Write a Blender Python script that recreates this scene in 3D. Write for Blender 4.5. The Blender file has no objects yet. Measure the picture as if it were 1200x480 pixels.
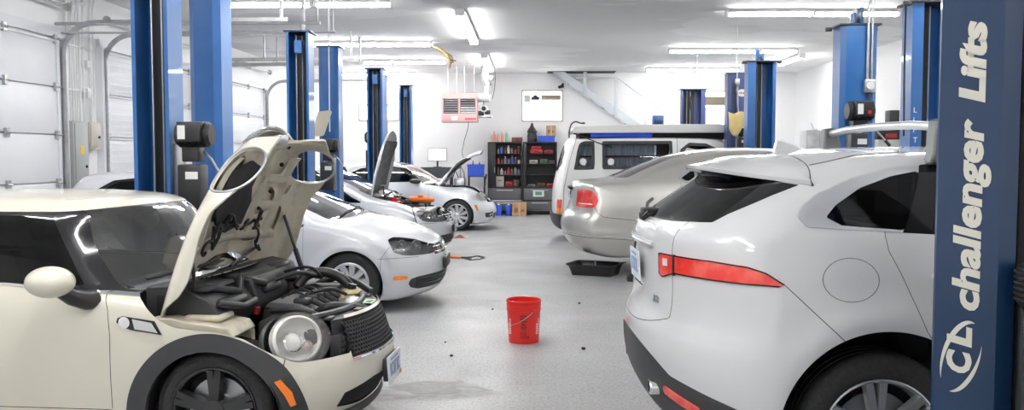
import bpy, bmesh, math, random
import numpy as np
from mathutils import Vector, Matrix, Euler
random.seed(7)
SC = bpy.context.scene
COL = SC.collection
PI = math.pi
R = math.radians

# ------------------------------------------------------------------ materials
MATS = {}
def nmat(name):
    m = bpy.data.materials.new(name); m.use_nodes = True
    nt = m.node_tree; nt.nodes.clear()
    out = nt.nodes.new('ShaderNodeOutputMaterial')
    MATS[name] = m
    return m, nt, out
def pbr(name, col, rough=0.5, metal=0.0, coat=0.0, spec=0.5, noise=None, bump=None, emit=None, trans=0.0, alpha=1.0):
    """noise = (scale, second colour, low, high); bump = (scale, strength)"""
    m, nt, out = nmat(name)
    b = nt.nodes.new('ShaderNodeBsdfPrincipled')
    nt.links.new(b.outputs[0], out.inputs[0])
    b.inputs['Base Color'].default_value = (*col, 1)
    b.inputs['Roughness'].default_value = rough
    b.inputs['Metallic'].default_value = metal
    b.inputs['Coat Weight'].default_value = coat
    b.inputs['Coat Roughness'].default_value = 0.04
    b.inputs['Specular IOR Level'].default_value = spec
    b.inputs['Transmission Weight'].default_value = trans
    b.inputs['Alpha'].default_value = alpha
    if emit:
        b.inputs['Emission Color'].default_value = (*emit[0], 1); b.inputs['Emission Strength'].default_value = emit[1]
    tc = None
    if noise or bump:
        tc = nt.nodes.new('ShaderNodeTexCoord')
    if noise:
        n = nt.nodes.new('ShaderNodeTexNoise'); n.inputs['Scale'].default_value = noise[0]; n.inputs['Detail'].default_value = 6
        nt.links.new(tc.outputs['Object'], n.inputs['Vector'])
        r = nt.nodes.new('ShaderNodeMapRange'); r.inputs['From Min'].default_value = noise[2]; r.inputs['From Max'].default_value = noise[3]
        nt.links.new(n.outputs[0], r.inputs['Value'])
        mx = nt.nodes.new('ShaderNodeMix'); mx.data_type = 'RGBA'
        mx.inputs[6].default_value = (*col, 1); mx.inputs[7].default_value = (*noise[1], 1)
        nt.links.new(r.outputs[0], mx.inputs[0]); nt.links.new(mx.outputs[2], b.inputs['Base Color'])
    if bump:
        n = nt.nodes.new('ShaderNodeTexNoise'); n.inputs['Scale'].default_value = bump[0]; n.inputs['Detail'].default_value = 4
        nt.links.new(tc.outputs['Object'], n.inputs['Vector'])
        bp = nt.nodes.new('ShaderNodeBump'); bp.inputs['Strength'].default_value = bump[1]; bp.inputs['Distance'].default_value = 0.01
        nt.links.new(n.outputs[0], bp.inputs['Height']); nt.links.new(bp.outputs[0], b.inputs['Normal'])
    return m
def glass(name, tint, refl=1.0, rough=0.0):
    m, nt, out = nmat(name)
    t = nt.nodes.new('ShaderNodeBsdfTransparent'); t.inputs[0].default_value = (*tint, 1)
    g = nt.nodes.new('ShaderNodeBsdfGlossy'); g.inputs['Roughness'].default_value = rough
    f = nt.nodes.new('ShaderNodeFresnel'); f.inputs[0].default_value = 1.52
    mul = nt.nodes.new('ShaderNodeMath'); mul.operation = 'MULTIPLY'; mul.inputs[1].default_value = refl; mul.use_clamp = True
    nt.links.new(f.outputs[0], mul.inputs[0])
    mx = nt.nodes.new('ShaderNodeMixShader')
    nt.links.new(mul.outputs[0], mx.inputs[0]); nt.links.new(t.outputs[0], mx.inputs[1]); nt.links.new(g.outputs[0], mx.inputs[2])
    nt.links.new(mx.outputs[0], out.inputs[0])
    return m
def emis(name, col, s):
    m, nt, out = nmat(name)
    e = nt.nodes.new('ShaderNodeEmission'); e.inputs[0].default_value = (*col, 1); e.inputs[1].default_value = s
    nt.links.new(e.outputs[0], out.inputs[0])
    return m

# ------------------------------------------------------------------ objects
def tag(o, label=None, cat=None, group=None, kind=None):
    if label: o['label'] = label
    if cat: o['category'] = cat
    if group: o['group'] = group
    if kind: o['kind'] = kind
    return o
def thing(name, label, cat, loc=(0, 0, 0), rz=0.0, group=None):
    o = bpy.data.objects.new(name, None); o.empty_display_size = 0.1
    COL.objects.link(o); o.location = loc; o.rotation_euler = (0, 0, rz)
    return tag(o, label, cat, group)
def link_mesh(name, me, parent=None, loc=(0, 0, 0), rot=(0, 0, 0)):
    o = bpy.data.objects.new(name, me); COL.objects.link(o)
    if parent is not None: o.parent = parent
    o.location = loc; o.rotation_euler = rot
    return o
KIDS = {}
def copy_tree(o, parent=None):
    c = o.copy(); COL.objects.link(c)
    if parent is not None: c.parent = parent
    for ch in [k for k in bpy.data.objects if k.parent == o]:
        copy_tree(ch, c)
    return c

class MB:
    """collects shapes, then links them as ONE mesh object"""
    def __init__(s): s.v = []; s.f = []; s.m = []; s.mi = 0; s.mats = []; s.tf = None
    def mat(s, m):
        if m not in s.mats: s.mats.append(m)
        s.mi = s.mats.index(m); return s
    def add(s, vs, fs):
        k = len(s.v)
        if s.tf is not None: vs = [tuple(s.tf @ Vector(p)) for p in vs]
        s.v += [tuple(p) for p in vs]; s.f += [tuple(i + k for i in f) for f in fs]; s.m += [s.mi] * len(fs)
        return s
    def box(s, x0, x1, y0, y1, z0, z1):
        vs = [(x, y, z) for z in (z0, z1) for y in (y0, y1) for x in (x0, x1)]
        return s.add(vs, [(0, 2, 3, 1), (4, 5, 7, 6), (0, 1, 5, 4), (2, 6, 7, 3), (0, 4, 6, 2), (1, 3, 7, 5)])
    def rbox(s, x0, x1, y0, y1, z0, z1, r=0.01, seg=2):
        """box with rounded edges"""
        bm = bmesh.new(); bmesh.ops.create_cube(bm, size=1)
        bmesh.ops.transform(bm, matrix=Matrix.Translation(((x0+x1)/2, (y0+y1)/2, (z0+z1)/2)) @ Matrix.Diagonal((abs(x1-x0), abs(y1-y0), abs(z1-z0), 1)), verts=bm.verts)
        r = min(r, abs(x1-x0)*.49, abs(y1-y0)*.49, abs(z1-z0)*.49)
        bmesh.ops.bevel(bm, geom=bm.edges[:], offset=r, segments=seg, affect='EDGES', profile=0.5)
        return s.bm(bm)
    def bm(s, bm):
        bm.verts.index_update()
        s.add([tuple(v.co) for v in bm.verts], [tuple(v.index for v in f.verts) for f in bm.faces]); bm.free()
        return s
    def prism(s, pts, a, b, axis='y'):
        """2-D outline swept from a to b along an axis (outline in the other two axes)"""
        n = len(pts)
        def p(u, w, t):
            return (u, t, w) if axis == 'y' else ((u, w, t) if axis == 'z' else (t, u, w))
        vs = [p(u, w, a) for u, w in pts] + [p(u, w, b) for u, w in pts]
        fs = [tuple(range(n))[::-1], tuple(range(n, 2*n))] + [(i, (i+1) % n, n+(i+1) % n, n+i) for i in range(n)]
        return s.add(vs, fs)
    def tube(s, path, r, seg=8, cap=True, closed=False):
        path = [Vector(p) for p in path]; n = len(path)
        rr = r if isinstance(r, (list, tuple)) else [r]*n
        vs = []; up = None
        for i, p in enumerate(path):
            if closed: t = path[(i+1) % n] - path[i-1]
            else: t = (path[min(i+1, n-1)] - path[max(i-1, 0)])
            if t.length < 1e-9: t = Vector((0, 0, 1))
            t.normalize()
            if up is None:
                up = Vector((0, 0, 1)) if abs(t.z) < .9 else Vector((1, 0, 0))
            a = t.cross(up)
            if a.length < 1e-4: a = t.cross(Vector((0, 1, 0)))
            a.normalize(); b = a.cross(t).normalized(); up = b
            for k in range(seg):
                w = 2*PI*k/seg
                vs.append(tuple(p + a*(math.cos(w)*rr[i]) + b*(math.sin(w)*rr[i])))
        fs = []
        for i in range(n if closed else n-1):
            j = (i+1) % n
            for k in range(seg):
                fs.append((i*seg+k, i*seg+(k+1) % seg, j*seg+(k+1) % seg, j*seg+k))
        if cap and not closed:
            fs.append(tuple(range(seg))[::-1]); fs.append(tuple(range((n-1)*seg, n*seg)))
        return s.add(vs, fs)
    def cyl(s, p0, p1, r0, r1=None, seg=20):
        return s.tube([p0, p1], [r0, r0 if r1 is None else r1], seg)
    def lathe(s, prof, c=(0, 0, 0), axis='z', seg=32, a0=0.0, a1=2*PI, sx=1.0, sy=1.0):
        """prof: (radius, height) pairs turned about an axis through c"""
        full = abs(a1-a0-2*PI) < 1e-6
        n = seg if full else seg+1; vs = []
        for r, h in prof:
            for k in range(n):
                w = a0 + (a1-a0)*k/seg
                u, v = r*math.cos(w)*sx, r*math.sin(w)*sy
                q = (u, v, h) if axis == 'z' else ((u, h, v) if axis == 'y' else (h, u, v))
                vs.append((c[0]+q[0], c[1]+q[1], c[2]+q[2]))
        fs = []
        for i in range(len(prof)-1):
            for k in range(n if full else n-1):
                k2 = (k+1) % n
                fs.append((i*n+k, i*n+k2, (i+1)*n+k2, (i+1)*n+k))
        return s.add(vs, fs)
    def ball(s, c, rx, ry=None, rz=None, seg=20, rings=12):
        ry = rx if ry is None else ry; rz = rx if rz is None else rz
        bm = bmesh.new(); bmesh.ops.create_uvsphere(bm, u_segments=seg, v_segments=rings, radius=1)
        bmesh.ops.transform(bm, matrix=Matrix.Translation(c) @ Matrix.Diagonal((rx, ry, rz, 1)), verts=bm.verts)
        return s.bm(bm)
    def grid(s, fn, nu, nv):
        """surface fn(u,v) with u,v in 0..1"""
        vs = [fn(i/nu, j/nv) for j in range(nv+1) for i in range(nu+1)]
        fs = [(j*(nu+1)+i, j*(nu+1)+i+1, (j+1)*(nu+1)+i+1, (j+1)*(nu+1)+i) for j in range(nv) for i in range(nu)]
        return s.add(vs, fs)
    def mesh(s, name, smooth=None, fix=True):
        me = bpy.data.meshes.new(name)
        me.from_pydata(s.v, [], s.f)
        for m in s.mats: me.materials.append(m)
        me.polygons.foreach_set('material_index', s.m)
        me.update()
        if fix:
            b = bmesh.new(); b.from_mesh(me)
            bmesh.ops.recalc_face_normals(b, faces=b.faces[:]); b.to_mesh(me); b.free()
        if smooth is not None:
            me.polygons.foreach_set('use_smooth', [True]*len(me.polygons))
            me.set_sharp_from_angle(angle=R(smooth))
        return me
    def build(s, name, parent=None, loc=(0, 0, 0), rot=(0, 0, 0), smooth=35, bevel=0.0, fix=True):
        o = link_mesh(name, s.mesh(name, smooth, fix), parent, loc, rot)
        if bevel > 0:
            md = o.modifiers.new('edge', 'BEVEL'); md.width = bevel; md.segments = 2; md.limit_method = 'ANGLE'; md.angle_limit = R(40)
            md.harden_normals = False
        return o
def M(m): return MB().mat(m)

def text_mesh(body, size, mat, name, parent=None, loc=(0, 0, 0), rot=(0, 0, 0), extrude=0.002, shear=0.0, width=None, bold=0.0, sx=1.0):
    cu = bpy.data.curves.new(name, 'FONT'); cu.body = body; cu.size = size; cu.extrude = extrude
    cu.align_x = 'LEFT'; cu.align_y = 'BOTTOM_BASELINE'; cu.shear = shear; cu.offset = bold; cu.resolution_u = 3
    t = bpy.data.objects.new('t', cu); COL.objects.link(t)
    bpy.context.view_layer.update()
    me = bpy.data.meshes.new_from_object(t.evaluated_get(bpy.context.evaluated_depsgraph_get()))
    bpy.data.objects.remove(t); bpy.data.curves.remove(cu)
    xs = [v.co.x for v in me.vertices]
    k = sx
    if width: k = width/(max(xs)-min(xs))
    x0 = min(xs)
    for v in me.vertices: v.co.x = (v.co.x-x0)*k
    me.materials.clear(); me.materials.append(mat)
    me.name = name
    return link_mesh(name, me, parent, loc, rot)

# ------------------------------------------------------------------ curved car shells
def chaikin(pts, n=2, closed=True):
    p = [tuple(q) for q in pts]
    for _ in range(n):
        o = []
        m = len(p)
        rng = range(m) if closed else range(m-1)
        if not closed: o.append(p[0])
        for i in rng:
            a, b = p[i], p[(i+1) % m]
            o.append((a[0]*.75+b[0]*.25, a[1]*.75+b[1]*.25)); o.append((a[0]*.25+b[0]*.75, a[1]*.25+b[1]*.75))
        if not closed: o.append(p[-1])
        p = o
    return p
def poly_sdf(P, poly):
    """signed distance (negative inside) of points P (N,2) to a polygon"""
    P = np.asarray(P, dtype=np.float64); poly = np.asarray(poly, dtype=np.float64)
    d = np.full(len(P), 1e9); s = np.zeros(len(P), dtype=np.int64)
    a = poly; b = np.roll(poly, -1, axis=0)
    for (ax, ay), (bx, by) in zip(a, b):
        ex, ey = bx-ax, by-ay
        wx, wy = P[:, 0]-ax, P[:, 1]-ay
        L = ex*ex+ey*ey
        if L < 1e-14: continue
        t = np.clip((wx*ex+wy*ey)/L, 0, 1)
        d = np.minimum(d, (wx-ex*t)**2+(wy-ey*t)**2)
        c1 = (ay <= P[:, 1]) & (by > P[:, 1]); c2 = (ay > P[:, 1]) & (by <= P[:, 1])
        cr = ex*wy-ey*wx
        s += (c1 & (cr > 0)).astype(int) - (c2 & (cr < 0)).astype(int)
    d = np.sqrt(d)
    return np.where(s != 0, -d, d)
def smooth_table(tab, n=400, sig=None):
    xs = np.array([t[0] for t in tab], float); ys = np.array([t[1] for t in tab], float)
    g = np.linspace(xs[0], xs[-1], n); v = np.interp(g, xs, ys)
    sig = sig if sig else n/ (len(xs)*4.0)
    k = np.arange(-int(3*sig), int(3*sig)+1); w = np.exp(-k*k/(2*sig*sig)); w /= w.sum()
    pad = len(k)//2
    lo = v[0]-(v[1]-v[0])*np.arange(pad, 0, -1); hi = v[-1]+(v[-1]-v[-2])*np.arange(1, pad+1)
    vv = np.convolve(np.concatenate([lo, v, hi]), w, mode='valid')
    return lambda q: np.interp(q, g, vv)
def sstep(x, a, b):
    t = np.clip((x-a)/(b-a), 0, 1); return t*t*(3-2*t)
def smax(a, b, r):
    h = np.clip(0.5+0.5*(a-b)/r, 0, 1)
    return b*(1-h)+a*h+r*h*(1-h)

class Shell:
    """half car body (y >= 0) from a side profile and a half-width function; later cut into panels"""
    def __init__(s, profile, W, wmax, bend_f=(0.4, 2.3), bend_r=(0.3, 2.3), xmid=-1.2, crown=None, r=0.06, h=0.025, extra=None, iters=2, rfn=None):
        poly = chaikin(profile, iters)
        px = [p[0] for p in poly]; pz = [p[1] for p in poly]
        x0, x1, z0, z1 = min(px)-.1, max(px)+.1, min(pz)-.08, max(pz)+.1
        g = 0.01
        gx = np.arange(x0-1.0, x1+1.0, g); gz = np.arange(z0-.15, z1+.4, g)
        A, B = np.meshgrid(gx, gz, indexing='ij')
        S = poly_sdf(np.stack([A.ravel(), B.ravel()], 1), poly).reshape(A.shape)
        def prof(x, z):
            u = np.clip((x-gx[0])/g, 0, len(gx)-1.001); v = np.clip((z-gz[0])/g, 0, len(gz)-1.001)
            i = u.astype(int); j = v.astype(int); fu = u-i; fv = v-j
            return (S[i, j]*(1-fu)*(1-fv)+S[i+1, j]*fu*(1-fv)+S[i, j+1]*(1-fu)*fv+S[i+1, j+1]*fu*fv)
        def f(x, y, z):
            a = np.abs(y); w = W(x, z); u = np.clip(a/wmax, 0, 1.3)
            t = sstep(x, xmid-.7, xmid+.7)
            kf = bend_f[0](z) if callable(bend_f[0]) else bend_f[0]
            xs = x + kf*u**bend_f[1]*t - bend_r[0]*u**bend_r[1]*(1-t)
            zs = z + (crown(x, z) if crown else 0.03)*u**2
            d1 = prof(xs, zs)
            rr = rfn(x, z) if rfn else r
            v = smax(d1, a-w, rr)
            if extra: v = extra(x, a, z, v)
            return v
        s.f = f
        X = np.arange(x0, x1+h, h); Y = np.arange(-h/2, wmax+.08, h); Z = np.arange(z0, z1+h, h)
        GX, GY, GZ = np.meshgrid(X, Y, Z, indexing='ij')
        F = f(GX, GY, GZ)
        neg = F < 0
        nx, ny, nz = F.shape
        cnt = np.zeros((nx-1, ny-1, nz-1)); acc = np.zeros((nx-1, ny-1, nz-1, 3))
        for ax in range(3):
            o = [i for i in range(3) if i != ax]
            for p in (0, 1):
                for q in (0, 1):
                    sl = [None]*3; sl2 = [None]*3
                    sl[ax] = slice(0, F.shape[ax]-1); sl2[ax] = slice(1, F.shape[ax])
                    for w_, b_ in ((o[0], p), (o[1], q)):
                        sl[w_] = slice(b_, F.shape[w_]-1+b_); sl2[w_] = sl[w_]
                    a = F[tuple(sl)]; b = F[tuple(sl2)]
                    c = (a < 0) != (b < 0)
                    t = np.where(c, a/np.where(c, a-b, 1), 0)
                    cnt += c
                    acc[..., ax] += np.where(c, t, 0)
                    acc[..., o[0]] += c*p; acc[..., o[1]] += c*q
        act = cnt > 0
        idx = np.full(cnt.shape, -1); idx[act] = np.arange(act.sum())
        I = np.argwhere(act)
        loc = acc[act]/cnt[act][:, None]
        V = np.stack([X[0]+h*(I[:, 0]+loc[:, 0]), Y[0]+h*(I[:, 1]+loc[:, 1]), Z[0]+h*(I[:, 2]+loc[:, 2])], 1)
        seam = I[:, 1] == 0
        V[seam, 1] = 0
        faces = []
        for ax in range(3):
            o = [i for i in range(3) if i != ax]
            sl = [slice(1, None)]*3; sl[ax] = slice(0, F.shape[ax]-1); sl2 = [slice(1, None)]*3
            a = neg.take(range(0, F.shape[ax]-1), axis=ax); b = neg.take(range(1, F.shape[ax]), axis=ax)
            E = np.argwhere(a != b)
            sg = a[tuple(E.T)]
            for e, g_ in zip(E, sg):
                u, v = o
                if e[u] < 1 or e[v] < 1 or e[u] >= F.shape[u]-1 or e[v] >= F.shape[v]-1: continue
                q = []
                for du, dv in ((-1, -1), (0, -1), (0, 0), (-1, 0)):
                    c = list(e); c[u] += du; c[v] += dv
                    q.append(int(idx[tuple(c)]))
                if min(q) < 0: continue
                if (ax == 1) == bool(g_): q = q[::-1]
                faces.append(tuple(q))
        for _ in range(5):
            e = 1e-3
            f0 = f(V[:, 0], V[:, 1], V[:, 2])
            gxx = (f(V[:, 0]+e, V[:, 1], V[:, 2])-f(V[:, 0]-e, V[:, 1], V[:, 2]))/(2*e)
            gyy = (f(V[:, 0], V[:, 1]+e, V[:, 2])-f(V[:, 0], V[:, 1]-e, V[:, 2]))/(2*e)
            gzz = (f(V[:, 0], V[:, 1], V[:, 2]+e)-f(V[:, 0], V[:, 1], V[:, 2]-e))/(2*e)
            gyy[seam] = 0
            n2 = np.maximum(gxx**2+gyy**2+gzz**2, .15)
            k = np.clip(f0/n2, -.02, .02)
            V[:, 0] -= k*gxx; V[:, 1] -= k*gyy; V[:, 2] -= k*gzz
            V[seam, 1] = 0
        s.V = [tuple(v) for v in V]
        s.F = faces
        s.pieces = {}
    def width(s, x, z):
        """half width of the finished surface at (x, z)"""
        lo, hi = 0.0, 1.4
        for _ in range(40):
            m = (lo+hi)/2
            if s.f(np.array([x]), np.array([m]), np.array([z]))[0] < 0: lo = m
            else: hi = m
        return lo
    def front(s, y, z, d=1, x0=-0.5):
        lo, hi = x0, x0+d*4.0
        for _ in range(45):
            m = (lo+hi)/2
            if s.f(np.array([m]), np.array([y]), np.array([z]))[0] < 0: lo = m
            else: hi = m
        return lo
    def top(s, x, y, z0=0.5):
        lo, hi = z0, 2.6
        for _ in range(40):
            m = (lo+hi)/2
            if s.f(np.array([x]), np.array([y]), np.array([m]))[0] < 0: lo = m
            else: hi = m
        return lo
    def split(s, F, fn):
        """faces F split along fn = 0: (inside, outside)"""
        V = s.V
        used = sorted({i for f in F for i in f})
        val = {}
        if used:
            arr = np.array([V[i] for i in used])
            vv = fn(arr)
            vv = np.where(np.abs(vv) < 1e-7, 1e-7, vv)
            val = dict(zip(used, vv.tolist()))
        cache = {}
        ins, out = [], []
        for f in F:
            sg = [val[i] < 0 for i in f]
            if all(sg): ins.append(f); continue
            if not any(sg): out.append(f); continue
            a, b = [], []
            n = len(f)
            for k in range(n):
                i, j = f[k], f[(k+1) % n]
                (a if sg[k] else b).append(i)
                if sg[k] != sg[(k+1) % n]:
                    key = (i, j) if i < j else (j, i)
                    c = cache.get(key)
                    if c is None:
                        p, q = V[key[0]], V[key[1]]; vp, vq = val[key[0]], val[key[1]]
                        t = vp/(vp-vq)
                        c = len(V); V.append((p[0]+(q[0]-p[0])*t, p[1]+(q[1]-p[1])*t, p[2]+(q[2]-p[2])*t))
                        cache[key] = c
                    a.append(c); b.append(c)
            if len(a) > 2: ins.append(tuple(a))
            if len(b) > 2: out.append(tuple(b))
        return ins, out
    def cut(s, fn, src=None):
        """take the region fn < 0 out of the body (or of another face list) and return it"""
        if src is None:
            ins, s.F = s.split(s.F, fn); return ins
        ins, out = s.split(src, fn); return ins, out
    def obj(s, name, lists, parent=None, mirror=True, side=1, thick=0.005, inner=None, smooth=True, tf=None, push=0.0, weld=True):
        """lists: [(faces, material), ...] joined as one mesh; mirror=True adds the other half, side=-1 builds only the other half"""
        vid = {}; vs = []; fs = []; ms = []; mats = []
        for F, m in lists:
            if m not in mats: mats.append(m)
            mi = mats.index(m)
            for sgn in ((1, -1) if mirror else (side,)):
                for f in F:
                    g = []
                    for i in f:
                        sy = sgn if abs(s.V[i][1]) > 1e-6 else 0
                        key = (i, sy)
                        if key not in vid:
                            p = s.V[i]; vid[key] = len(vs); vs.append((p[0], p[1]*sgn, p[2]))
                        g.append(vid[key])
                    if len(set(g)) < 3: continue
                    fs.append(tuple(g) if sgn > 0 else tuple(g[::-1])); ms.append(mi)
        # outward directions from the smooth surface itself, so that cut edges shade and offset cleanly
        order = sorted(vid.items(), key=lambda kv: kv[1])
        P = np.array([s.V[k[0]] for k, _ in order]); e = 2e-3
        f = s.f
        G = np.stack([f(P[:, 0]+e, P[:, 1], P[:, 2])-f(P[:, 0]-e, P[:, 1], P[:, 2]), f(P[:, 0], P[:, 1]+e, P[:, 2])-f(P[:, 0], P[:, 1]-e, P[:, 2]), f(P[:, 0], P[:, 1], P[:, 2]+e)-f(P[:, 0], P[:, 1], P[:, 2]-e)], 1)
        sy = np.array([k[1] for k, _ in order]); G[:, 1] *= sy
        G /= np.maximum(np.linalg.norm(G, axis=1), 1e-9)[:, None]
        Q = np.array(vs)+G*push
        nv = len(Q)
        edges = {}
        for g in fs:
            for a_, b_ in zip(g, g[1:]+g[:1]):
                edges[(a_, b_)] = edges.get((a_, b_), 0)+1
        allf = list(fs); allm = list(ms); N_ = [G[i] for i in range(nv)]
        loopn = [n_ for g in fs for n_ in (G[i] for i in g)]
        if thick:
            Q = np.concatenate([Q, Q-G*thick]); im = len(mats) if inner is not None else None
            if inner is not None: mats.append(inner)
            for g, m_ in zip(fs, ms):
                h = tuple(i+nv for i in reversed(g)); allf.append(h); allm.append(m_ if im is None else im); loopn += [-G[i-nv] for i in h]
            for (a_, b_) in edges:
                if (b_, a_) in edges: continue
                q = (b_, a_, a_+nv, b_+nv)
                fn_ = np.cross(Q[a_]-Q[b_], Q[a_+nv]-Q[b_]); ln = np.linalg.norm(fn_)
                if ln < 1e-12: continue
                allf.append(q); allm.append(0); loopn += [fn_/ln]*4
        if tf is not None:
            Q = np.array([tuple(tf @ Vector(p)) for p in Q]); r3 = np.array(tf.to_3x3()); loopn = [r3 @ n_ for n_ in loopn]
        me = bpy.data.meshes.new(name); me.from_pydata([tuple(p) for p in Q], [], allf)
        for m in mats: me.materials.append(m)
        me.polygons.foreach_set('material_index', allm)
        me.polygons.foreach_set('use_smooth', [smooth]*len(me.polygons))
        me.update()
        if smooth and len(loopn) == len(me.loops):
            me.normals_split_custom_set([tuple(n_) for n_ in loopn])
        return link_mesh(name, me, parent)
    def line(s, fn, region, w=.0022):
        """thin seam where fn = 0 inside a region, taken out of the body"""
        reg, s.F = s.split(s.F, region)
        a_, rest = s.split(reg, lambda p: fn(p)+w)
        band, c_ = s.split(rest, lambda p: fn(p)-w)
        s.F = s.F+a_+c_
        return band

# cutters: functions of an (N,3) array, negative inside
def c_poly(pts, ax=(0, 2), it=0):
    pl = chaikin(pts, it) if it else pts
    return lambda p: poly_sdf(p[:, list(ax)], pl)
def c_and(*fs): return lambda p: np.max([f(p) for f in fs], axis=0)
def c_or(*fs): return lambda p: np.min([f(p) for f in fs], axis=0)
def c_not(f): return lambda p: -f(p)
def c_band(f, w): return lambda p: np.abs(f(p))-w
def c_gt(ax, v): return lambda p: v-p[:, ax]
def c_lt(ax, v): return lambda p: p[:, ax]-v
def c_circ(cx, cz, r, ax=(0, 2)): return lambda p: np.hypot(p[:, ax[0]]-cx, p[:, ax[1]]-cz)-r
def c_ell(c, ru, rv, au, av):
    """ellipse seen along the normal of the (au, av) plane"""
    au = np.array(au)/np.linalg.norm(au); av = np.array(av)/np.linalg.norm(av); c = np.array(c)
    def f(p):
        d = p-c; return (np.sqrt((d@au/ru)**2+(d@av/rv)**2)-1)*min(ru, rv)
    return f
def c_signed(pts, ax=(0, 2)):
    """signed distance to an open polyline"""
    P = np.array(pts, float)
    def f(p):
        q = p[:, list(ax)]; d = np.full(len(q), 1e9); sg = np.ones(len(q))
        for k, (a, b) in enumerate(zip(P[:-1], P[1:])):
            e = b-a; t = ((q-a)@e)/(e@e)
            if k > 0: t = np.maximum(t, 0)
            if k < len(P)-2: t = np.minimum(t, 1)
            v = q-a-t[:, None]*e; dd = np.linalg.norm(v, axis=1)
            cr = e[0]*(q[:, 1]-a[1])-e[1]*(q[:, 0]-a[0])
            m = dd < d; d = np.where(m, dd, d); sg = np.where(m, np.sign(cr), sg)
        return d*sg
    return f
def c_line(pts, w, ax=(0, 2)):
    """thin band along an open polyline"""
    P = np.array(pts, float)
    def f(p):
        q = p[:, list(ax)]; d = np.full(len(q), 1e9)
        for a, b in zip(P[:-1], P[1:]):
            e = b-a; t = np.clip(((q-a)@e)/(e@e), 0, 1)
            d = np.minimum(d, np.linalg.norm(q-a-t[:, None]*e, axis=1))
        return d-w
    return f
EXPOSURE = 1.25
# ------------------------------------------------------------------ shared materials
CREAM = pbr('cream_paint', (.70, .675, .575), .28, coat=.8)
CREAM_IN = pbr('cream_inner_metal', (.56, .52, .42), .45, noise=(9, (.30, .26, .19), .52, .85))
WHITE_P = pbr('white_paint', (.655, .665, .685), .25, coat=.9)
WHITE_G = pbr('golf_white_paint', (.60, .61, .64), .27, coat=.8)
SILVER_P = pbr('silver_paint', (.62, .64, .67), .34, metal=.4, coat=.6)
SILVER_B = pbr('pale_silver_paint', (.70, .72, .76), .32, metal=.3, coat=.7)
SILVER_W = pbr('warm_silver_paint', (.58, .57, .54), .33, metal=.6, coat=.6)
VAN_P = pbr('van_white_paint', (.76, .76, .75), .35, coat=.4)
PIANO = pbr('gloss_black', (.010, .010, .014), .10, coat=.25)
TRIM = pbr('black_plastic_trim', (.028, .029, .031), .5)
TRIM2 = pbr('grey_plastic_trim', (.045, .046, .05), .55)
RUBBER = pbr('tyre_rubber', (.022, .022, .023), .75, noise=(60, (.035, .035, .035), .4, .7))
DARK = pbr('dark_void', (.010, .010, .011), .8)
INNER = pbr('dark_inner_lining', (.025, .025, .027), .7)
GAP = pbr('panel_gap', (.03, .03, .032), .7)
CHROME = pbr('chrome', (.86, .87, .88), .08, metal=1.0)
ALLOY = pbr('alloy_silver', (.72, .73, .75), .28, metal=.8)
STEEL = pbr('steel', (.50, .51, .53), .35, metal=.9)
BLACKRIM = pbr('black_alloy', (.022, .022, .024), .35, coat=.3)
G_TINT = glass('window_glass', (.50, .56, .56), 1.2)
G_DARK = glass('privacy_glass', (.05, .055, .06), 1.0)
G_MID = glass('side_glass', (.18, .20, .21), 1.1)
G_CLEAR = glass('clear_lens', (.93, .95, .95), 1.0)
RED_L = pbr('red_lens', (.80, .045, .035), .12, coat=1.0, noise=(10, (.86, .11, .08), .45, .62))
RED_D = pbr('dark_red_lens', (.36, .008, .010), .12, coat=1.0)
AMBER = pbr('amber_lens', (.95, .24, .02), .2, coat=.8)
WHITE_L = pbr('white_lens', (.80, .78, .78), .15, coat=1.0)
PLATE = pbr('plate_white', (.74, .78, .82), .4)
PLATEBLUE = pbr('plate_blue', (.26, .36, .58), .4)
BLUE = pbr('lift_blue_paint', (.018, .120, .365), .33, coat=.3, noise=(3, (.024, .138, .40), .45, .65))
BLUE_D = pbr('dark_lift_blue_paint', (.006, .034, .098), .30, coat=.5)
BLUE_P = pbr('indigo_lift_paint', (.05, .075, .22), .35, coat=.3)
BLACKP = pbr('black_paint', (.02, .02, .022), .4)
GREYP = pbr('grey_paint', (.40, .42, .42), .45)
GALV = pbr('galvanised_steel', (.55, .56, .57), .38, metal=.75, noise=(9, (.42, .43, .45), .4, .7))
LETTER = pbr('decal_cream', (.72, .70, .62), .5)
WHITE = pbr('plain_white', (.82, .82, .82), .5)
CARD = pbr('cardboard', (.48, .31, .17), .8, noise=(12, (.42, .26, .14), .4, .7))
PVCW = pbr('white_pvc', (.80, .81, .82), .4)
BLUEPL = pbr('blue_plastic', (.03, .10, .62), .35)
ORANGE = pbr('orange_plastic', (.85, .20, .03), .4)
YELLOWED = pbr('yellowed_plastic', (.62, .52, .30), .35)
SEAT = pbr('seat_fabric', (.03, .03, .034), .85)
ENG = pbr('engine_plastic', (.032, .033, .036), .42)
ALU = pbr('cast_aluminium', (.45, .45, .44), .45, metal=.7)
REFLECT = pbr('bright_reflector', (.78, .78, .77), .30, metal=.6)
G_HAZE = pbr('hazed_lens', (.86, .86, .84), .12, coat=1.0, alpha=.13)
G_SCREEN = glass('screen_glass', (.60, .66, .66), 4.6)
G_VAN = glass('van_glass', (.72, .76, .78), 1.0)
MOULD = pbr('satin_moulding', (.62, .64, .67), .38, metal=.6)
LAMPWHITE = pbr('lamp_white', (.82, .81, .77), .22, coat=.6)
G_REAR = glass('rear_screen_glass', (.50, .55, .52), 2.0)
LAMPGREY = pbr('lamp_grey_metal', (.30, .31, .32), .28, metal=.6)
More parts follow.
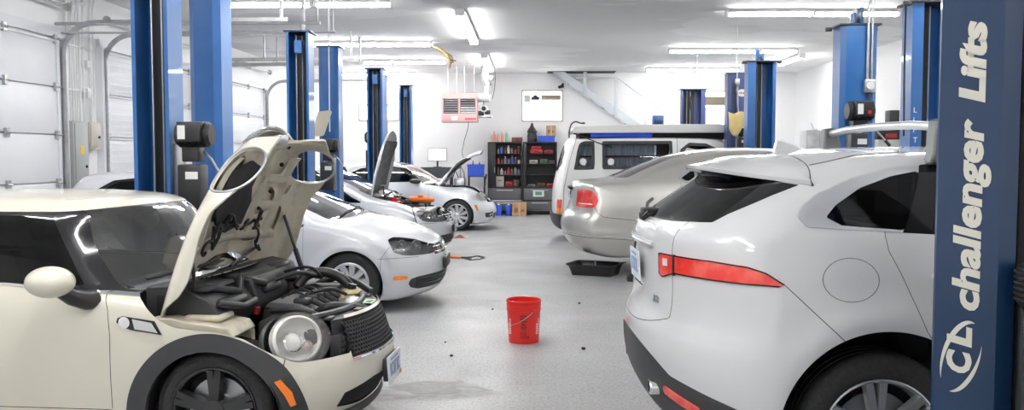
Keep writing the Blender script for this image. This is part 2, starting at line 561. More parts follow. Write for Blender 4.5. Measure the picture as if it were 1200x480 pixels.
# ------------------------------------------------------------------ car parts
def spoke(mb, ang, r0, r1, w0, w1, d0, d1, th, twist=0.0, n=4):
    """one wheel spoke; wheel axis along -y, front face at y = -depth"""
    vs = []
    for i in range(n+1):
        t = i/n; r = r0+(r1-r0)*t; w = (w0+(w1-w0)*t)/2; d = d0+(d1-d0)*math.sin(t*PI/2)
        a = ang+twist*t; c, s = math.cos(a), math.sin(a)
        for tt, dd in ((-w*.8, -d), (w*.8, -d), (w*1.15, -d+th), (-w*1.15, -d+th)):
            vs.append((r*c-tt*s, dd, r*s+tt*c))
    fs = [(0, 1, 2, 3), (n*4+3, n*4+2, n*4+1, n*4)]
    for i in range(n):
        for k in range(4):
            fs.append((i*4+k, i*4+(k+1) % 4, i*4+4+(k+1) % 4, i*4+4+k))
    mb.add(vs, fs)
def wheel_meshes(Rt, Rr, wd, style, rim_mat, nsp=5):
    """tyre and rim meshes with the outer face towards -y and y = 0 at the outer sidewall"""
    t = M(RUBBER)
    hw = wd
    prof = [(Rr*.97, .030), (Rr*1.0, .014), (Rr+.012, .004), ((Rr+Rt)/2, -.002), (Rt-.03, .006), (Rt-.012, .018), (Rt-.002, .034)]
    for k in range(3):                                                  # tread grooves
        y = .034+(hw-.068)*(k+.8)/3.6
        prof += [(Rt, y-.012), (Rt, y), (Rt-.007, y+.001), (Rt-.007, y+.009), (Rt, y+.010)]
    prof += [(Rt-.002, hw-.034), (Rt-.03, hw-.006), (Rr, hw-.014), (Rr*.97, hw-.03)]
    t.lathe(prof, axis='y', seg=56)
    tyre = t.mesh('tyre', 40)
    r = M(rim_mat)
    r.lathe([(Rr*.985, .002), (Rr*1.01, .004), (Rr*1.0, .016), (Rr*.94, .022), (Rr*.90, .06), (Rr*.88, hw-.02), (Rr*.97, hw-.01)], axis='y', seg=56)
    if style == 'five':
        for k in range(nsp):
            a = 2*PI*k/nsp+.3
            spoke(r, a-.10, .035, Rr*.95, .045, .040, -.012, -.006, .045)
            spoke(r, a+.10, .035, Rr*.95, .045, .040, -.012, -.006, .045)
        r.lathe([(0, -.004), (.03, -.004), (.055, .006), (.06, .05)], axis='y', seg=24)
    elif style == 'pairs':
        for k in range(nsp):
            a = 2*PI*k/nsp+.62
            spoke(r, a-.13, .05, Rr*.96, .036, .042, -.028, -.008, .04)
            spoke(r, a+.13, .05, Rr*.96, .036, .042, -.028, -.008, .04)
        r.lathe([(0, .008), (.03, .008), (.07, .018), (.075, .06)], axis='y', seg=24)
    elif style == 'cap':
        n = 10
        for k in range(n):
            spoke(r, 2*PI*k/n, .07, Rr*.90, .055, .062, .002, .010, .02, twist=.12)
        r.lathe([(0, -.002), (.05, -.001), (.085, .006), (.09, .03)], axis='y', seg=30)
        r.lathe([(Rr*.86, .012), (Rr*.9, .006), (Rr*.985, .003), (Rr*.99, .02)], axis='y', seg=48)
    elif style == 'ten':
        for k in range(nsp):
            spoke(r, 2*PI*k/nsp+.2, .04, Rr*.96, .045, .072, -.012, -.002, .03, twist=.16)
        r.lathe([(0, -.004), (.035, -.004), (.055, .01), (.06, .05)], axis='y', seg=24)
    me_r = r.mesh('rim', 40)
    d = M(STEEL)
    d.lathe([(0, .07), (Rr*.34, .07), (Rr*.36, .085), (Rr*.72, .085), (Rr*.72, .11), (0, .11)], axis='y', seg=36)
    d.mat(DARK).lathe([(0, .115), (Rr*.93, .115)], axis='y', seg=24)
    return tyre, me_r, d.mesh('brake_disc', 40)
def add_wheels(car, spots, hw, Rt, Rr, wd, style, rim_mat, nsp=5, inset=.02, steer=0.0, z=None):
    ty, ri, di = wheel_meshes(Rt, Rr, wd, style, rim_mat, nsp)
    for x in spots:
        for s in (-1, 1):
            w = link_mesh('wheel', ty, car, (x, s*(hw-inset), Rt if z is None else z), (0, 0, 0 if s < 0 else PI))
            link_mesh('rim', ri, w); link_mesh('brake_disc', di, w)
def well(mb, x, z, rad, y0, y1, a0=-20, a1=200):
    """inside of a wheel arch, both sides"""
    for s in (-1, 1):
        mb.lathe([(rad, s*y1), (rad, s*y0), (0.001, s*y0)], c=(x, 0, z), axis='y', seg=24, a0=R(a0), a1=R(a1))
def wells(car, spots, z, rad, y0, y1):
    for x in spots:
        for s in (-1, 1):
            M(DARK).lathe([(rad, s*y1), (rad, s*y0), (0.001, s*y0)], c=(x, 0, z), axis='y', seg=24, a0=R(-20), a1=R(200)).build('wheel_well', car, fix=False)
def seats(mb, xf, zf, ys, w=.50, back=.62, lean=.18, depth=.5):
    for y in ys:
        h = w/2
        mb.rbox(xf-depth, xf, y-h, y+h, zf, zf+.16, .05)
        vs = []
        pr = [(xf-depth+.08, zf+.1), (xf-depth-.05, zf+.1), (xf-depth-.05-lean, zf+.1+back), (xf-depth+.05-lean, zf+.1+back)]
        mb.prism(pr, y-h, y+h)
        mb.rbox(xf-depth-.06-lean, xf-depth+.05-lean, y-.14, y+.14, zf+back+.12, zf+back+.31, .04)
def steering(mb, x, y, z, r=.18, tilt=25):
    t = R(tilt); pts = []
    for k in range(24):
        a = 2*PI*k/24; pts.append((x-math.sin(t)*r*math.sin(a), y+r*math.cos(a), z+math.cos(t)*r*math.sin(a)))
    mb.tube(pts, .016, 8, closed=True)
    mb.cyl((x, y, z), (x+.25, y, z-.12), .03, .04, 10)
    for k in (0, 2, 3):
        a = PI*k/2; mb.cyl((x, y, z), (x-math.sin(t)*r*math.sin(a), y+r*math.cos(a), z+math.cos(t)*r*math.sin(a)), .018, .014, 8)
def plate_mb(w=.305, h=.155):
    """number plate facing +x, its blue characters too small to read"""
    m = M(PLATE).box(-.004, .004, -w/2, w/2, -h/2, h/2)
    m.mat(PLATEBLUE)
    for k in range(6):
        y = -w*.40+w*.80*(k+.5)/6; q = w*.045
        m.box(.0042, .006, y-q, y-q*.4, -h*.24, h*.22)
        if k % 2: m.box(.0042, .006, y-q, y+q, h*.12, h*.22)
        else: m.box(.0042, .006, y+q*.4, y+q, -h*.24, h*.22)
        if k % 3: m.box(.0042, .006, y-q, y+q, -h*.24, -h*.14)
    m.box(.0042, .006, -w*.28, w*.28, h*.32, h*.40)
    return m
def door_mirror(mb_shell, mb_arm, c, rx, ry, rz, arm_to):
    mb_shell.ball(c, rx, ry, rz, 24, 14)
    mb_arm.cyl((c[0]+.02, c[1]*.97, c[2]-rz*.6), arm_to, .05, .07, 12)
# ------------------------------------------------------------------ the room
XL, XR, YB, YF, ZC = -6.30, 7.35, 24.80, -3.2, 3.90
def structure(o): o['kind'] = 'structure'; return o
def node_mat(name, build):
    m, nt, out = nmat(name)
    b = nt.nodes.new('ShaderNodeBsdfPrincipled'); nt.links.new(b.outputs[0], out.inputs[0])
    build(nt, b, lambda t: nt.nodes.new('ShaderNode'+t)); return m
def ramp(nt, fac, stops):
    r = nt.nodes.new('ShaderNodeValToRGB'); e = r.color_ramp.elements
    e[0].position, e[0].color = stops[0][0], (*stops[0][1], 1); e[1].position, e[1].color = stops[-1][0], (*stops[-1][1], 1)
    for p, c in stops[1:-1]:
        q = e.new(p); q.color = (*c, 1)
    nt.links.new(fac, r.inputs[0]); return r.outputs[0]
def noise(nt, vec, scale, detail=5, rough=.5):
    n = nt.nodes.new('ShaderNodeTexNoise'); n.inputs['Scale'].default_value = scale; n.inputs['Detail'].default_value = detail; n.inputs['Roughness'].default_value = rough
    nt.links.new(vec, n.inputs['Vector']); return n.outputs[0]
def mixc(nt, fac, a, b, mode='MIX'):
    m = nt.nodes.new('ShaderNodeMix'); m.data_type = 'RGBA'; m.blend_type = mode
    for k, v in ((0, fac), (6, a), (7, b)):
        if hasattr(v, 'links'): nt.links.new(v, m.inputs[k])
        elif isinstance(v, tuple): m.inputs[k].default_value = (*v, 1)
        else: m.inputs[k].default_value = v
    return m.outputs[2]
def floor_nodes(nt, b, N):
    tc = N('TexCoord'); v = tc.outputs['Object']
    base = ramp(nt, noise(nt, v, .55, 5), [(.3, (.315, .32, .325)), (.7, (.385, .39, .395))])
    spk = ramp(nt, noise(nt, v, 42, 4, .75), [(.36, (.50, .50, .50)), (.5, (1, 1, 1)), (.66, (1.16, 1.16, 1.16))])
    spk2 = ramp(nt, noise(nt, v, 120, 2, .6), [(.33, (.45, .45, .46)), (.42, (1, 1, 1))])
    c = mixc(nt, .8, base, spk, 'MULTIPLY'); c = mixc(nt, .7, c, spk2, 'MULTIPLY')
    st = ramp(nt, noise(nt, v, .9, 6, .62), [(.28, (.78, .78, .78)), (.40, (1, 1, 1))])
    c = mixc(nt, .8, c, st, 'MULTIPLY')
    nt.links.new(c, b.inputs['Base Color'])
    r = ramp(nt, noise(nt, v, 1.4, 4), [(.35, (.36,)*3), (.65, (.52,)*3)]); nt.links.new(r, b.inputs['Roughness'])
    bp = N('Bump'); bp.inputs['Strength'].default_value = .12; bp.inputs['Distance'].default_value = .004
    nt.links.new(noise(nt, v, 90, 2), bp.inputs['Height']); nt.links.new(bp.outputs[0], b.inputs['Normal'])
FLOOR = node_mat('speckled_concrete', floor_nodes)
def ceil_nodes(nt, b, N):
    tc = N('TexCoord'); v = tc.outputs['Object']
    mp = N('Mapping'); mp.inputs['Scale'].default_value = (.5, .9, 1); nt.links.new(v, mp.inputs['Vector'])
    c = ramp(nt, noise(nt, mp.outputs[0], .42, 4, .5), [(.50, (.79, .79, .795)), (.508, (.90, .90, .905)), (.60, (.90, .90, .90)), (.608, (.81, .81, .81))])
    nt.links.new(c, b.inputs['Base Color']); b.inputs['Roughness'].default_value = .7
CEIL = node_mat('patched_white_ceiling', ceil_nodes)
def wall_nodes(nt, b, N):
    tc = N('TexCoord'); v = tc.outputs['Object']
    c = ramp(nt, noise(nt, v, .5, 5), [(.3, (.88, .885, .89)), (.7, (.92, .92, .925))])
    nt.links.new(c, b.inputs['Base Color']); b.inputs['Roughness'].default_value = .55
WALL = node_mat('white_wall_paint', wall_nodes)
DOORW = pbr('white_door_panel', (.84, .85, .88), .42, noise=(1.5, (.79, .80, .84), .4, .7))
def slab(name, x0, x1, y0, y1, z0, z1, m): return structure(M(m).box(x0, x1, y0, y1, z0, z1).build(name))
slab('floor', XL-.3, XR+.3, YF-.3, YB+.3, -.2, 0, FLOOR)
slab('ceiling', XL-.3, XR+.3, YF-.3, YB+.3, ZC, ZC+.2, CEIL)
slab('wall_left', XL-.3, XL, YF, YB, 0, ZC, WALL)
slab('wall_right', XR, XR+.3, YF, YB, 0, ZC, WALL)
slab('wall_front', XL-.3, XR+.3, YF-.3, YF, 0, ZC, WALL)
# back wall with three window openings
WIN = [(-.17, .90, 2.60, 3.40), (-4.73, -3.66, 2.62, 3.45), (4.42, 5.43, 2.47, 3.37)]
bw = M(WALL)
xs = [XL-.3]+[v for w in sorted(WIN) for v in w[:2]]+[XR+.3]
for i in range(len(xs)-1):
    if i % 2 == 0: bw.box(xs[i], xs[i+1], YB, YB+.3, 0, ZC)
    else:
        w = sorted(WIN)[i//2]; bw.box(w[0], w[1], YB, YB+.3, 0, w[2]); bw.box(w[0], w[1], YB, YB+.3, w[3], ZC)
structure(bw.build('wall_back'))
SKYPANE = emis('daylit_pane', (.95, .98, 1.0), 3.2)
WFRAME = pbr('grey_window_frame', (.42, .40, .37), .5)
for i, (x0, x1, z0, z1) in enumerate(WIN):
    f = M(WFRAME); t = .035
    f.box(x0-t, x1+t, YB-.03, YB+.12, z0-t, z0); f.box(x0-t, x1+t, YB-.03, YB+.12, z1, z1+t); f.box(x0-t, x0, YB-.03, YB+.12, z0, z1); f.box(x1, x1+t, YB-.03, YB+.12, z0, z1)
    fo = structure(f.build('window_%d' % (i+1)))
    M(SKYPANE).box(x0, x1, YB+.08, YB+.09, z0, z1).build('window_pane', fo)
    if i == 0:
        M(pbr('rolled_tan_blind', (.38, .32, .24), .8)).tube([(x0+.50, YB+.04, z1-.17), (x1-.02, YB+.04, z1-.17)], .075, 12).build('rolled_blind', fo)
        d = M(pbr('grey_sheet', (.60, .63, .65), .6)).box(x0+.02, x0+.2, YB+.02, YB+.05, z1-.30, z1-.1); d.mat(TRIM).rbox(x0+.22, x0+.46, YB+.01, YB+.07, z1-.24, z1-.14, .02).ball((x0+.34, YB+.04, z1-.13), .06, .03, .04); d.build('window_clutter', fo)
    if i == 2:
        M(pbr('brown_blind', (.20, .17, .12), .8)).box(x0, x1, YB+.0, YB+.05, z1-.36, z1-.12).build('rolled_blind', fo)
        M(WHITE).box(x0+.1, x1-.1, YB+.02, YB+.05, z0, z1-.4).build('window_shade', fo)
    if i == 1: M(WFRAME).box((x0+x1)/2-.02, (x0+x1)/2+.02, YB, YB+.06, z0, z1).box(x0, x1, YB, YB+.06, (z0+z1)/2-.02, (z0+z1)/2+.02).build('glazing_bar', fo)
# sectional overhead doors on the long side wall
def sec_door(n, y0, y1):
    d = M(DOORW); x = XL; H = 3.14; ph = .628
    for k in range(5):
        d.rbox(x, x+.05, y0, y1, k*ph+.006, (k+1)*ph-.006, .010, 2)
        if n != 1:
            for j in range(6): d.box(x+.05, x+.056, y0+.15, y1-.15, k*ph+.07+j*.09, k*ph+.085+j*.09)
    o = structure(d.build('door_%d' % n))
    r = M(DOORW)
    for k in range(1, 6): r.box(x+.05, x+.075, y0+.02, y1-.02, k*ph-.035, k*ph-.012) if n != 1 or k == 5 else None
    r.box(x+.05, x+.07, y0, y0+.07, .02, H); r.box(x+.05, x+.07, y1-.07, y1, .02, H)
    r.build('door_rail', o)
    h = M(GALV)
    ys = [y0+.08, y0+(y1-y0)*.33, y0+(y1-y0)*.66, y1-.10]
    for k in range(1, 6):
        for y in ys:
            h.box(x+.05, x+.085, y-.035, y+.035, k*ph-.055, k*ph+.055); h.cyl((x+.085, y-.05, k*ph), (x+.085, y+.05, k*ph), .014, .014, 8)
        for y in (y0-.04, y1+.04): h.cyl((x+.085, y, k*ph), (x+.085, y+(.09 if y < y0 else -.09), k*ph), .008, .008, 6)
    h.build('hinge', o)
    for y in (y0-.05, y1+.05):
        pts = [(x+.10, y, .0), (x+.10, y, 2.95)]+[(x+.10+.42*(1-math.cos(a)), y, 2.95+.42*math.sin(a)) for a in np.linspace(.15, PI/2, 9)]+[(x+3.1, y, 3.40)]
        t = M(GALV)
        n_ = len(pts)
        sec = [(-.012, -.035), (.012, -.035), (.012, .035), (-.012, .035)]
        vs = []
        for i, p in enumerate(pts):
            a = Vector(pts[min(i+1, n_-1)])-Vector(pts[max(i-1, 0)]); a.normalize(); nn = Vector((-a.z, 0, a.x))
            for u, v in sec: q = Vector(p)+Vector((0, 1, 0))*u+nn*v; vs.append(tuple(q))
        t.add(vs, [(4*i+k, 4*i+(k+1) % 4, 4*i+4+(k+1) % 4, 4*i+4+k) for i in range(n_-1) for k in range(4)]+[(0, 1, 2, 3), (4*n_-1, 4*n_-2, 4*n_-3, 4*n_-4)])
        t.box(x+3.0, x+3.04, y-.02, y+.02, 3.40, ZC); t.box(x+1.4, x+1.43, y-.015, y+.015, 3.40, ZC)
        t.build('door_track', o, smooth=30)
    s = M(DOORW); s.box(x, x+.06, y0-.12, y1+.12, H+.03, H+.16); s.box(x, x+.10, y0-.14, y0-.07, 0, H+.03); s.box(x, x+.10, y1+.07, y1+.14, 0, H+.03); s.build('door_header', o)
    s = M(GALV); s.cyl((x+.16, y0-.1, 3.58), (x+.16, y1+.1, 3.58), .02, .02, 10)
    for k in range(30): s.lathe([(.05, k*.03), (.055, k*.03+.012), (.05, k*.03+.024)], c=(x+.16, (y0+y1)/2-.45, 3.58), axis='y', seg=10)
    for y in (y0-.08, y1+.08): s.lathe([(.0, -.02), (.055, -.02), (.055, .02), (0, .02)], c=(x+.16, y, 3.58), axis='y', seg=16)
    s.build('torsion_spring', o)
sec_door(1, 8.1, 11.75); sec_door(2, 13.0, 16.35); sec_door(3, 17.3, 20.95)
# electrical gear on the pier between the first two doors
def panelbox(name, y0, y1, z0, z1, label, m, sticker):
    t = thing(name, label, 'electrical panel', (XL, (y0+y1)/2, z0))
    h = z1-z0; w = (y1-y0)/2
    M(m).rbox(0, .13, -w, w, 0, h, .008).build('enclosure', t)
    d = M(m).rbox(.131, .145, -w+.03, w-.03, .03, h-.03, .006).build('panel_door', t)
    M(DARK).cyl((.145, w-.10, h*.45), (.16, w-.10, h*.45), .02, .018, 12).build('latch', d)
    if sticker: M(pbr('yellow_sticker', (.85, .55, .03), .5)).box(.1455, .147, -.05, .05, h*.60, h*.70).build('warning_label', d)
panelbox('electrical_panel', 11.93, 12.34, .95, 2.08, 'tall grey electrical panel with a yellow sticker between the overhead doors', GREYP, True)
panelbox('junction_cabinet', 12.37, 12.72, 1.70, 2.08, 'short beige metal cabinet beside the tall grey electrical panel', pbr('beige_metal', (.56, .53, .47), .5), False)
cond = [(11.96, 2.08, 3.86, .016), (12.02, 2.08, 3.86, .012), (12.09, 2.08, 3.7, .018), (12.155, 2.08, 3.86, .014), (12.21, 2.08, 3.75, .012), (12.28, 2.08, 3.86, .018), (12.40, 2.08, 3.86, .014), (12.60, 2.08, 3.86, .018), (12.68, 2.08, 3.86, .012)]
labs = ['white conduit pipe rising from the tall grey electrical panel, nearest the first overhead door']
for i, (y, z0, z1, r) in enumerate(cond):
    c = M(PVCW)
    pts = [(XL+.06, y, z0), (XL+.06, y+.0, z0+.4), (XL+.055+.01*math.sin(i*1.7), y+.006*math.sin(i*2.3), (z0+z1)/2), (XL+.06, y+.008*math.cos(i), z1-.2), (XL+.09, y+.012*math.sin(i), z1)]
    c.tube(pts, r, 8)
    for z in (2.5, 3.1): c.box(XL, XL+.08, y-r-.012, y+r+.012, z, z+.02)
    o = c.build('conduit_pipe'); tag(o, 'white conduit pipe rising up the wall above the grey electrical boxes', 'pipe', 'conduits above the electrical panel')
for (y0, z0, w, h) in ((12.50, 2.42, .09, .14), (12.50, 2.85, .09, .10)):
    o = M(PVCW).rbox(XL, XL+.09, y0-w/2, y0+w/2, z0, z0+h, .008).build('switch_box'); tag(o, 'small white switch box among the conduits, %s' % ('lower of the two' if z0 < 2.6 else 'upper of the two'), 'switch box', 'switch boxes on the wall')
# conduits that hang under the ceiling
def pipe_thing(name, pts, r, m, label, cat='pipe', clips=()):
    c = M(m); c.tube(pts, r, 10)
    for p in clips: c.cyl(p, (p[0], p[1], ZC), .006, .006, 6)
    return tag(c.build(name), label, cat)
pipe_thing('ceiling_conduit', [(-6.2, 11.6, 3.33), (-2.72, 11.6, 3.33)], .022, GALV, 'upper grey pipe hung level between the first blue posts and the next', clips=[(-2.75, 11.6, 3.33), (-5, 11.6, 3.33)])
pipe_thing('ceiling_conduit', [(-6.2, 11.75, 3.23), (-2.55, 11.75, 3.23)], .014, GALV, 'lower thin pipe hung level just under a thicker grey pipe', clips=[(-2.58, 11.75, 3.23)])
# ------------------------------------------------------------------ strip lights
TUBE = emis('fluorescent_tube', (1.0, .985, .96), 30.0)
FIXW = pbr('white_enamel', (.82, .82, .82), .4)
def light_proto(L):
    t = thing('ceiling_light', 'x', 'ceiling light', (0, 0, 0))
    h = M(FIXW); h.prism([(-.055, 0), (.055, 0), (.035, -.045), (-.035, -.045)], -L/2, L/2, 'x') if False else None
    h.add([(s*L/2, y, z) for s in (-1, 1) for y, z in ((-.045, 0), (.045, 0), (.080, -.060), (-.080, -.060))], [(0, 1, 2, 3), (7, 6, 5, 4), (0, 4, 5, 1), (1, 5, 6, 2), (2, 6, 7, 3), (3, 7, 4, 0)])
    for s in (-1, 1):
        h.box(s*L/2-.02, s*L/2+.02, -.075, .075, -.115, -.02)
    h.build('housing', t)
    for y in (-.045, .045):
        M(TUBE).cyl((-L/2+.02, y, -.088), (L/2-.02, y, -.088), .018, .018, 10).build('fluorescent_tube', t)
    return t
def mid(a, b): return (a+b)/2
LIGHTS = [  # x0, x1, y, label
    (-4.44, -3.20, 13.12, 'fluorescent strip light nearest the big blue posts, beside the white overhead doors'), (-3.14, -2.02, 13.14, 'fluorescent strip light end to end with the one nearest the overhead doors'),
    (-4.28, -3.12, 17.81, 'fluorescent strip light in the second row, end over the second pair of blue posts'), (-3.06, -1.95, 17.83, 'fluorescent strip light in the second row, inner one, near dangling wires'),
    (-4.47, -3.28, 21.20, 'fluorescent strip light in the third row, outer one, near the overhead doors'), (-3.20, -1.99, 21.22, 'fluorescent strip light in the third row, inner one, near the pink heater'),
    (3.10, 4.44, 14.12, 'fluorescent strip light nearest of the inner ones above the white and silver tail ends'), (4.45, 5.75, 14.15, 'fluorescent strip light above the post with the grey switch box'),
    (2.97, 4.30, 19.10, 'fluorescent strip light above the oval badge post, inner of its row'), (4.32, 5.68, 19.13, 'fluorescent strip light above the light blue open post, outer of its row'),
    (3.03, 4.24, 23.20, 'fluorescent strip light at the back wall above the staircase foot'), (4.31, 5.40, 23.22, 'fluorescent strip light at the back wall above the window with a brown blind'),
    (-5.30, -4.24, 24.35, 'fluorescent strip light against the back wall above the barred window, outer one'), (-4.20, -3.14, 24.36, 'fluorescent strip light against the back wall above the barred window, inner one')]
for q in (8.6, 4.0, -.6):
    for a, b in ((-4.44, -3.20), (-3.14, -1.95), (3.10, 4.40), (4.45, 5.75)): LIGHTS.append((a, b, q, None))
protos = {}
def place_light(cx, cy, L, rz, lab):
    key = round(L, 1)
    o = copy_tree(protos[key]) if key in protos else light_proto(L)
    protos.setdefault(key, o)
    o.location = (cx, cy, ZC); o.rotation_euler = (0, 0, rz)
    tag(o, lab or 'fluorescent strip light on the ceiling behind the camera, out of the picture', 'ceiling light', 'fluorescent strip lights' if lab else 'strip lights out of view')
for a, b, y, lab in LIGHTS: place_light(mid(a, b), y, b-a, 0, lab)
place_light(-1.08, 15.75, 3.6, PI/2, 'long fluorescent strip light running down the middle of the ceiling, the nearer')
place_light(-1.0, 21.55, 3.1, PI/2, 'long fluorescent strip light running towards the heater flue, the farther')
place_light(6.10, 20.95, 1.7, PI/2, 'short fluorescent strip light running along the bare white side wall')
place_light(-1.08, 8.6, 3.6, PI/2, None); place_light(-1.08, 2.5, 3.6, PI/2, None)

for i, (x, z, r) in enumerate(((XL+.05, 3.70, .020), (XL+.05, 3.76, .014), (XL+.12, 3.82, .018))):
    o = M(PVCW).tube([(x, 7.0, z), (x, 10.5, z-.01), (x, 12.2+.1*i, z), (x+.02, 12.45+.1*i, z+.02)], r, 8).build('conduit_pipe')
    tag(o, 'white conduit running level along the top of the wall above the nearest overhead door', 'pipe', 'level conduits over the nearest overhead door')

structure(M(pbr('joint_filler', (.16, .16, .16), .8)).box(XL, XR, 17.62, 17.645, .0002, .0012).build('trim_2'))
# ------------------------------------------------------------------ cream hatchback with the bonnet up
def build_mini():
    car = thing('hatchback_car', 'cream two-door hatchback with black pillars and its bonnet raised', 'car', (-1.535, 5.20, 0), R(-4.5))
    prof = [(.50, .17), (.66, .20), (.735, .30), (.768, .40), (.768, .50), (.735, .58), (.70, .68), (.655, .75), (.56, .815), (.40, .865), (.15, .912), (-.12, .945), (-.22, .957),
            (-.28, .965), (-.40, 1.13), (-.54, 1.31), (-.62, 1.362), (-.80, 1.39), (-1.2, 1.405), (-1.8, 1.40), (-2.4, 1.365), (-2.70, 1.31), (-2.79, 1.26), (-2.89, 1.0),
            (-2.95, .85), (-2.98, .6), (-2.96, .4), (-2.85, .22), (-2.0, .15), (-.5, .15)]
    prof = [(x if x < .3 else .3+(x-.3)*.89, z) for x, z in prof]
    wt = smooth_table([(.0, .77), (.15, .79), (.3, .825), (.5, .838), (.7, .838), (.84, .825), (.93, .79), (1.1, .732), (1.3, .628), (1.42, .545), (1.6, .45)], sig=9)
    def W(x, z): return wt(z)
    def crown(x, z): return .045+.03*sstep(z, .7, .95)
    sh = Shell(prof, W, .84, (lambda z: .42+.24*sstep(z, .88, 1.2), 2.2), (.40, 2.4), -1.3, crown, h=.02, rfn=lambda x, z: .06+.05*sstep(z, 1.0, 1.3))
    bend = lambda p: .42*np.clip(np.abs(p[:, 1])/.84, 0, 1.2)**2.2
    # openings
    for wx in (0.0, -2.467): sh.cut(c_and(c_circ(wx, .28, .345), c_gt(1, .5)))
    # bonnet: whole clamshell above the wing line
    tab = smooth_table([(-.7, .93), (-.46, .915), (-.36, .86), (-.27, .775), (-.18, .738), (-.05, .724), (.05, .720), (.18, .69), (.30, .61), (.40, .545), (.5, .54), (.9, .545)], sig=4)
    def hoodz(p):
        a = sstep(np.abs(p[:, 1]), .36, .42); return (tab(p[:, 0])*a+(.735)*(1-a)*np.where(p[:, 0] > .3, 1, 0)+(1-a)*np.where(p[:, 0] > .3, 0, .72))-p[:, 2]
    hood_fn = c_and(hoodz, lambda p: -(p[:, 0]+.40*np.clip(np.abs(p[:, 1])/.84, 0, 1.2)**2.2+.155))
    hood = sh.cut(hood_fn)
    n = np.array([.74, .62, .26]); n /= np.linalg.norm(n)
    hc = np.array([.365, .60, .645])
    au = np.array([-n[1], n[0], 0]); au /= np.linalg.norm(au); av = np.cross(n, au)
    lamp, hood = sh.cut(c_and(c_ell(hc, .175, .142, au, av), lambda p: -((p-hc)@n)-.16), hood)
    # body panels
    grille = sh.cut(c_and(c_gt(0, .35), c_poly([(-.42, .50), (.42, .50), (.40, .72), (-.40, .72)], (1, 2)), c_lt(2, .75)))
    low = sh.cut(c_and(c_gt(0, .3), c_poly([(-.50, .22), (.50, .22), (.46, .37), (-.46, .37)], (1, 2), 1)))
    roof = sh.cut(c_and(lambda p: 1.305+.03*(1-np.clip(np.abs(p[:, 1])/.6, 0, 1)**2)-p[:, 2]))
    green = c_and(lambda p: np.interp(p[:, 0], [-3, -1.1, -.42, -.2], [.96, .948, .895, .89])-p[:, 2], c_lt(0, -.05))
    glassy = sh.cut(c_and(green, lambda p: p[:, 0]+.40*np.clip(np.abs(p[:, 1])/.84, 0, 1.2)**2.2+.155))
    chrome = sh.cut(c_and(lambda p: np.interp(p[:, 0], [-3, -1.1, -.42, -.2], [.96, .948, .895, .89])-.013-p[:, 2], c_gt(1, .4), c_lt(0, -.38)))
    wind, glassy = sh.cut(c_and(lambda p: np.abs(p[:, 1])-(.69-(p[:, 2]-.887)*.352), c_gt(0, -1.1), lambda p: .955-.055*(np.abs(p[:, 1])/.7)**2-p[:, 2]), glassy)
    cowl, glassy = sh.cut(c_and(lambda p: p[:, 2]-(.955-.055*(np.abs(p[:, 1])/.7)**2), c_lt(1, .66), c_gt(0, -.95)), glassy)
    side, glassy = sh.cut(c_and(c_poly([(-.685, .94), (-.735, 1.0), (-.945, 1.285), (-1.62, 1.285), (-1.66, .965)]), c_gt(1, .4)), glassy)
    side2, glassy = sh.cut(c_and(c_poly([(-1.72, .97), (-1.68, 1.285), (-2.5, 1.26), (-2.55, .98)]), c_gt(1, .4)), glassy)
    back, glassy = sh.cut(c_and(c_lt(0, -2.6), c_lt(1, .52)), glassy)
    flare = sh.cut(c_and(c_or(c_circ(0, .27, .445), c_circ(-2.467, .27, .445), c_lt(2, .26)), c_gt(1, .5), c_or(c_lt(0, .47), c_lt(2, .1))))
    doorline = c_poly([(-.585, .93), (-.535, .83), (-.52, .70), (-.52, .31), (-1.72, .31), (-1.74, .95), (-1.7, 1.0)])
    door = sh.cut(c_and(doorline, c_gt(1, .5), c_lt(2, .94)))
    gapd, door = sh.cut(c_and(lambda p: -doorline(p)-.004), door) if False else ([], door)
    edge, door = sh.cut(lambda p: -.004-doorline(p), door)
    gap = sh.line(lambda p: p[:, 0]-.345-(p[:, 2]-.45)*.1, c_and(c_gt(0, .28), c_lt(0, .42), c_gt(1, .5), c_lt(2, .6)), .002)
    body = sh.obj('body', [(sh.F, CREAM), (edge, GAP), (gap, GAP)], car, inner=INNER)
    sh.obj('roof', [(roof, CREAM)], car, inner=INNER)
    sh.obj('belt_moulding', [(chrome, CHROME)], car, push=.003)
    pil = sh.obj('pillar', [(glassy, PIANO)], car, inner=INNER)
    sh.obj('windshield', [(wind, G_SCREEN)], car, thick=0)
    sh.obj('wiper_cowl', [(cowl, TRIM)], car, inner=DARK)
    sh.obj('rear_window', [(back, G_DARK)], car, thick=0)
    for s in (1, -1):
        sh.obj('quarter_window', [(side2, G_DARK)], car, mirror=False, side=s, thick=0)
        d = sh.obj('door', [(door, CREAM)], car, mirror=False, side=s, inner=INNER)
        sh.obj('door_window', [(side, G_DARK)], d, mirror=False, side=s, thick=0)
        h = M(CHROME)
        h.rbox(-1.60, -1.42, s*.835-.012, s*.835+.012, .80, .83, .01)
        h.build('door_handle', d)
        mm = M(CREAM); mm.ball((-.735, s*.985, .985), .118, .105, .078, 28, 16)
        mo = mm.build('door_mirror', d, smooth=60)
        a = M(BLACKP); a.tube([(-.70, s*.955, .935), (-.672, s*.91, .900), (-.645, s*.84, .875), (-.63, s*.79, .87)], [.034, .042, .050, .052], 14); a.build('mirror_foot', mo)
        g = M(CHROME); g.lathe([(.0, -.05), (.055, -.05)], c=(-.765, s*.985, .985), axis='x', seg=24); g.build('mirror_glass', mo)
        fl = sh.obj('arch_trim', [(flare, TRIM2)], car, mirror=False, side=s, push=.012, thick=.03, inner=DARK)
        # wing vent with its repeater lamp
        sv = M(PIANO); yy = lambda x, z: s*(sh.width(x, z)+.004)
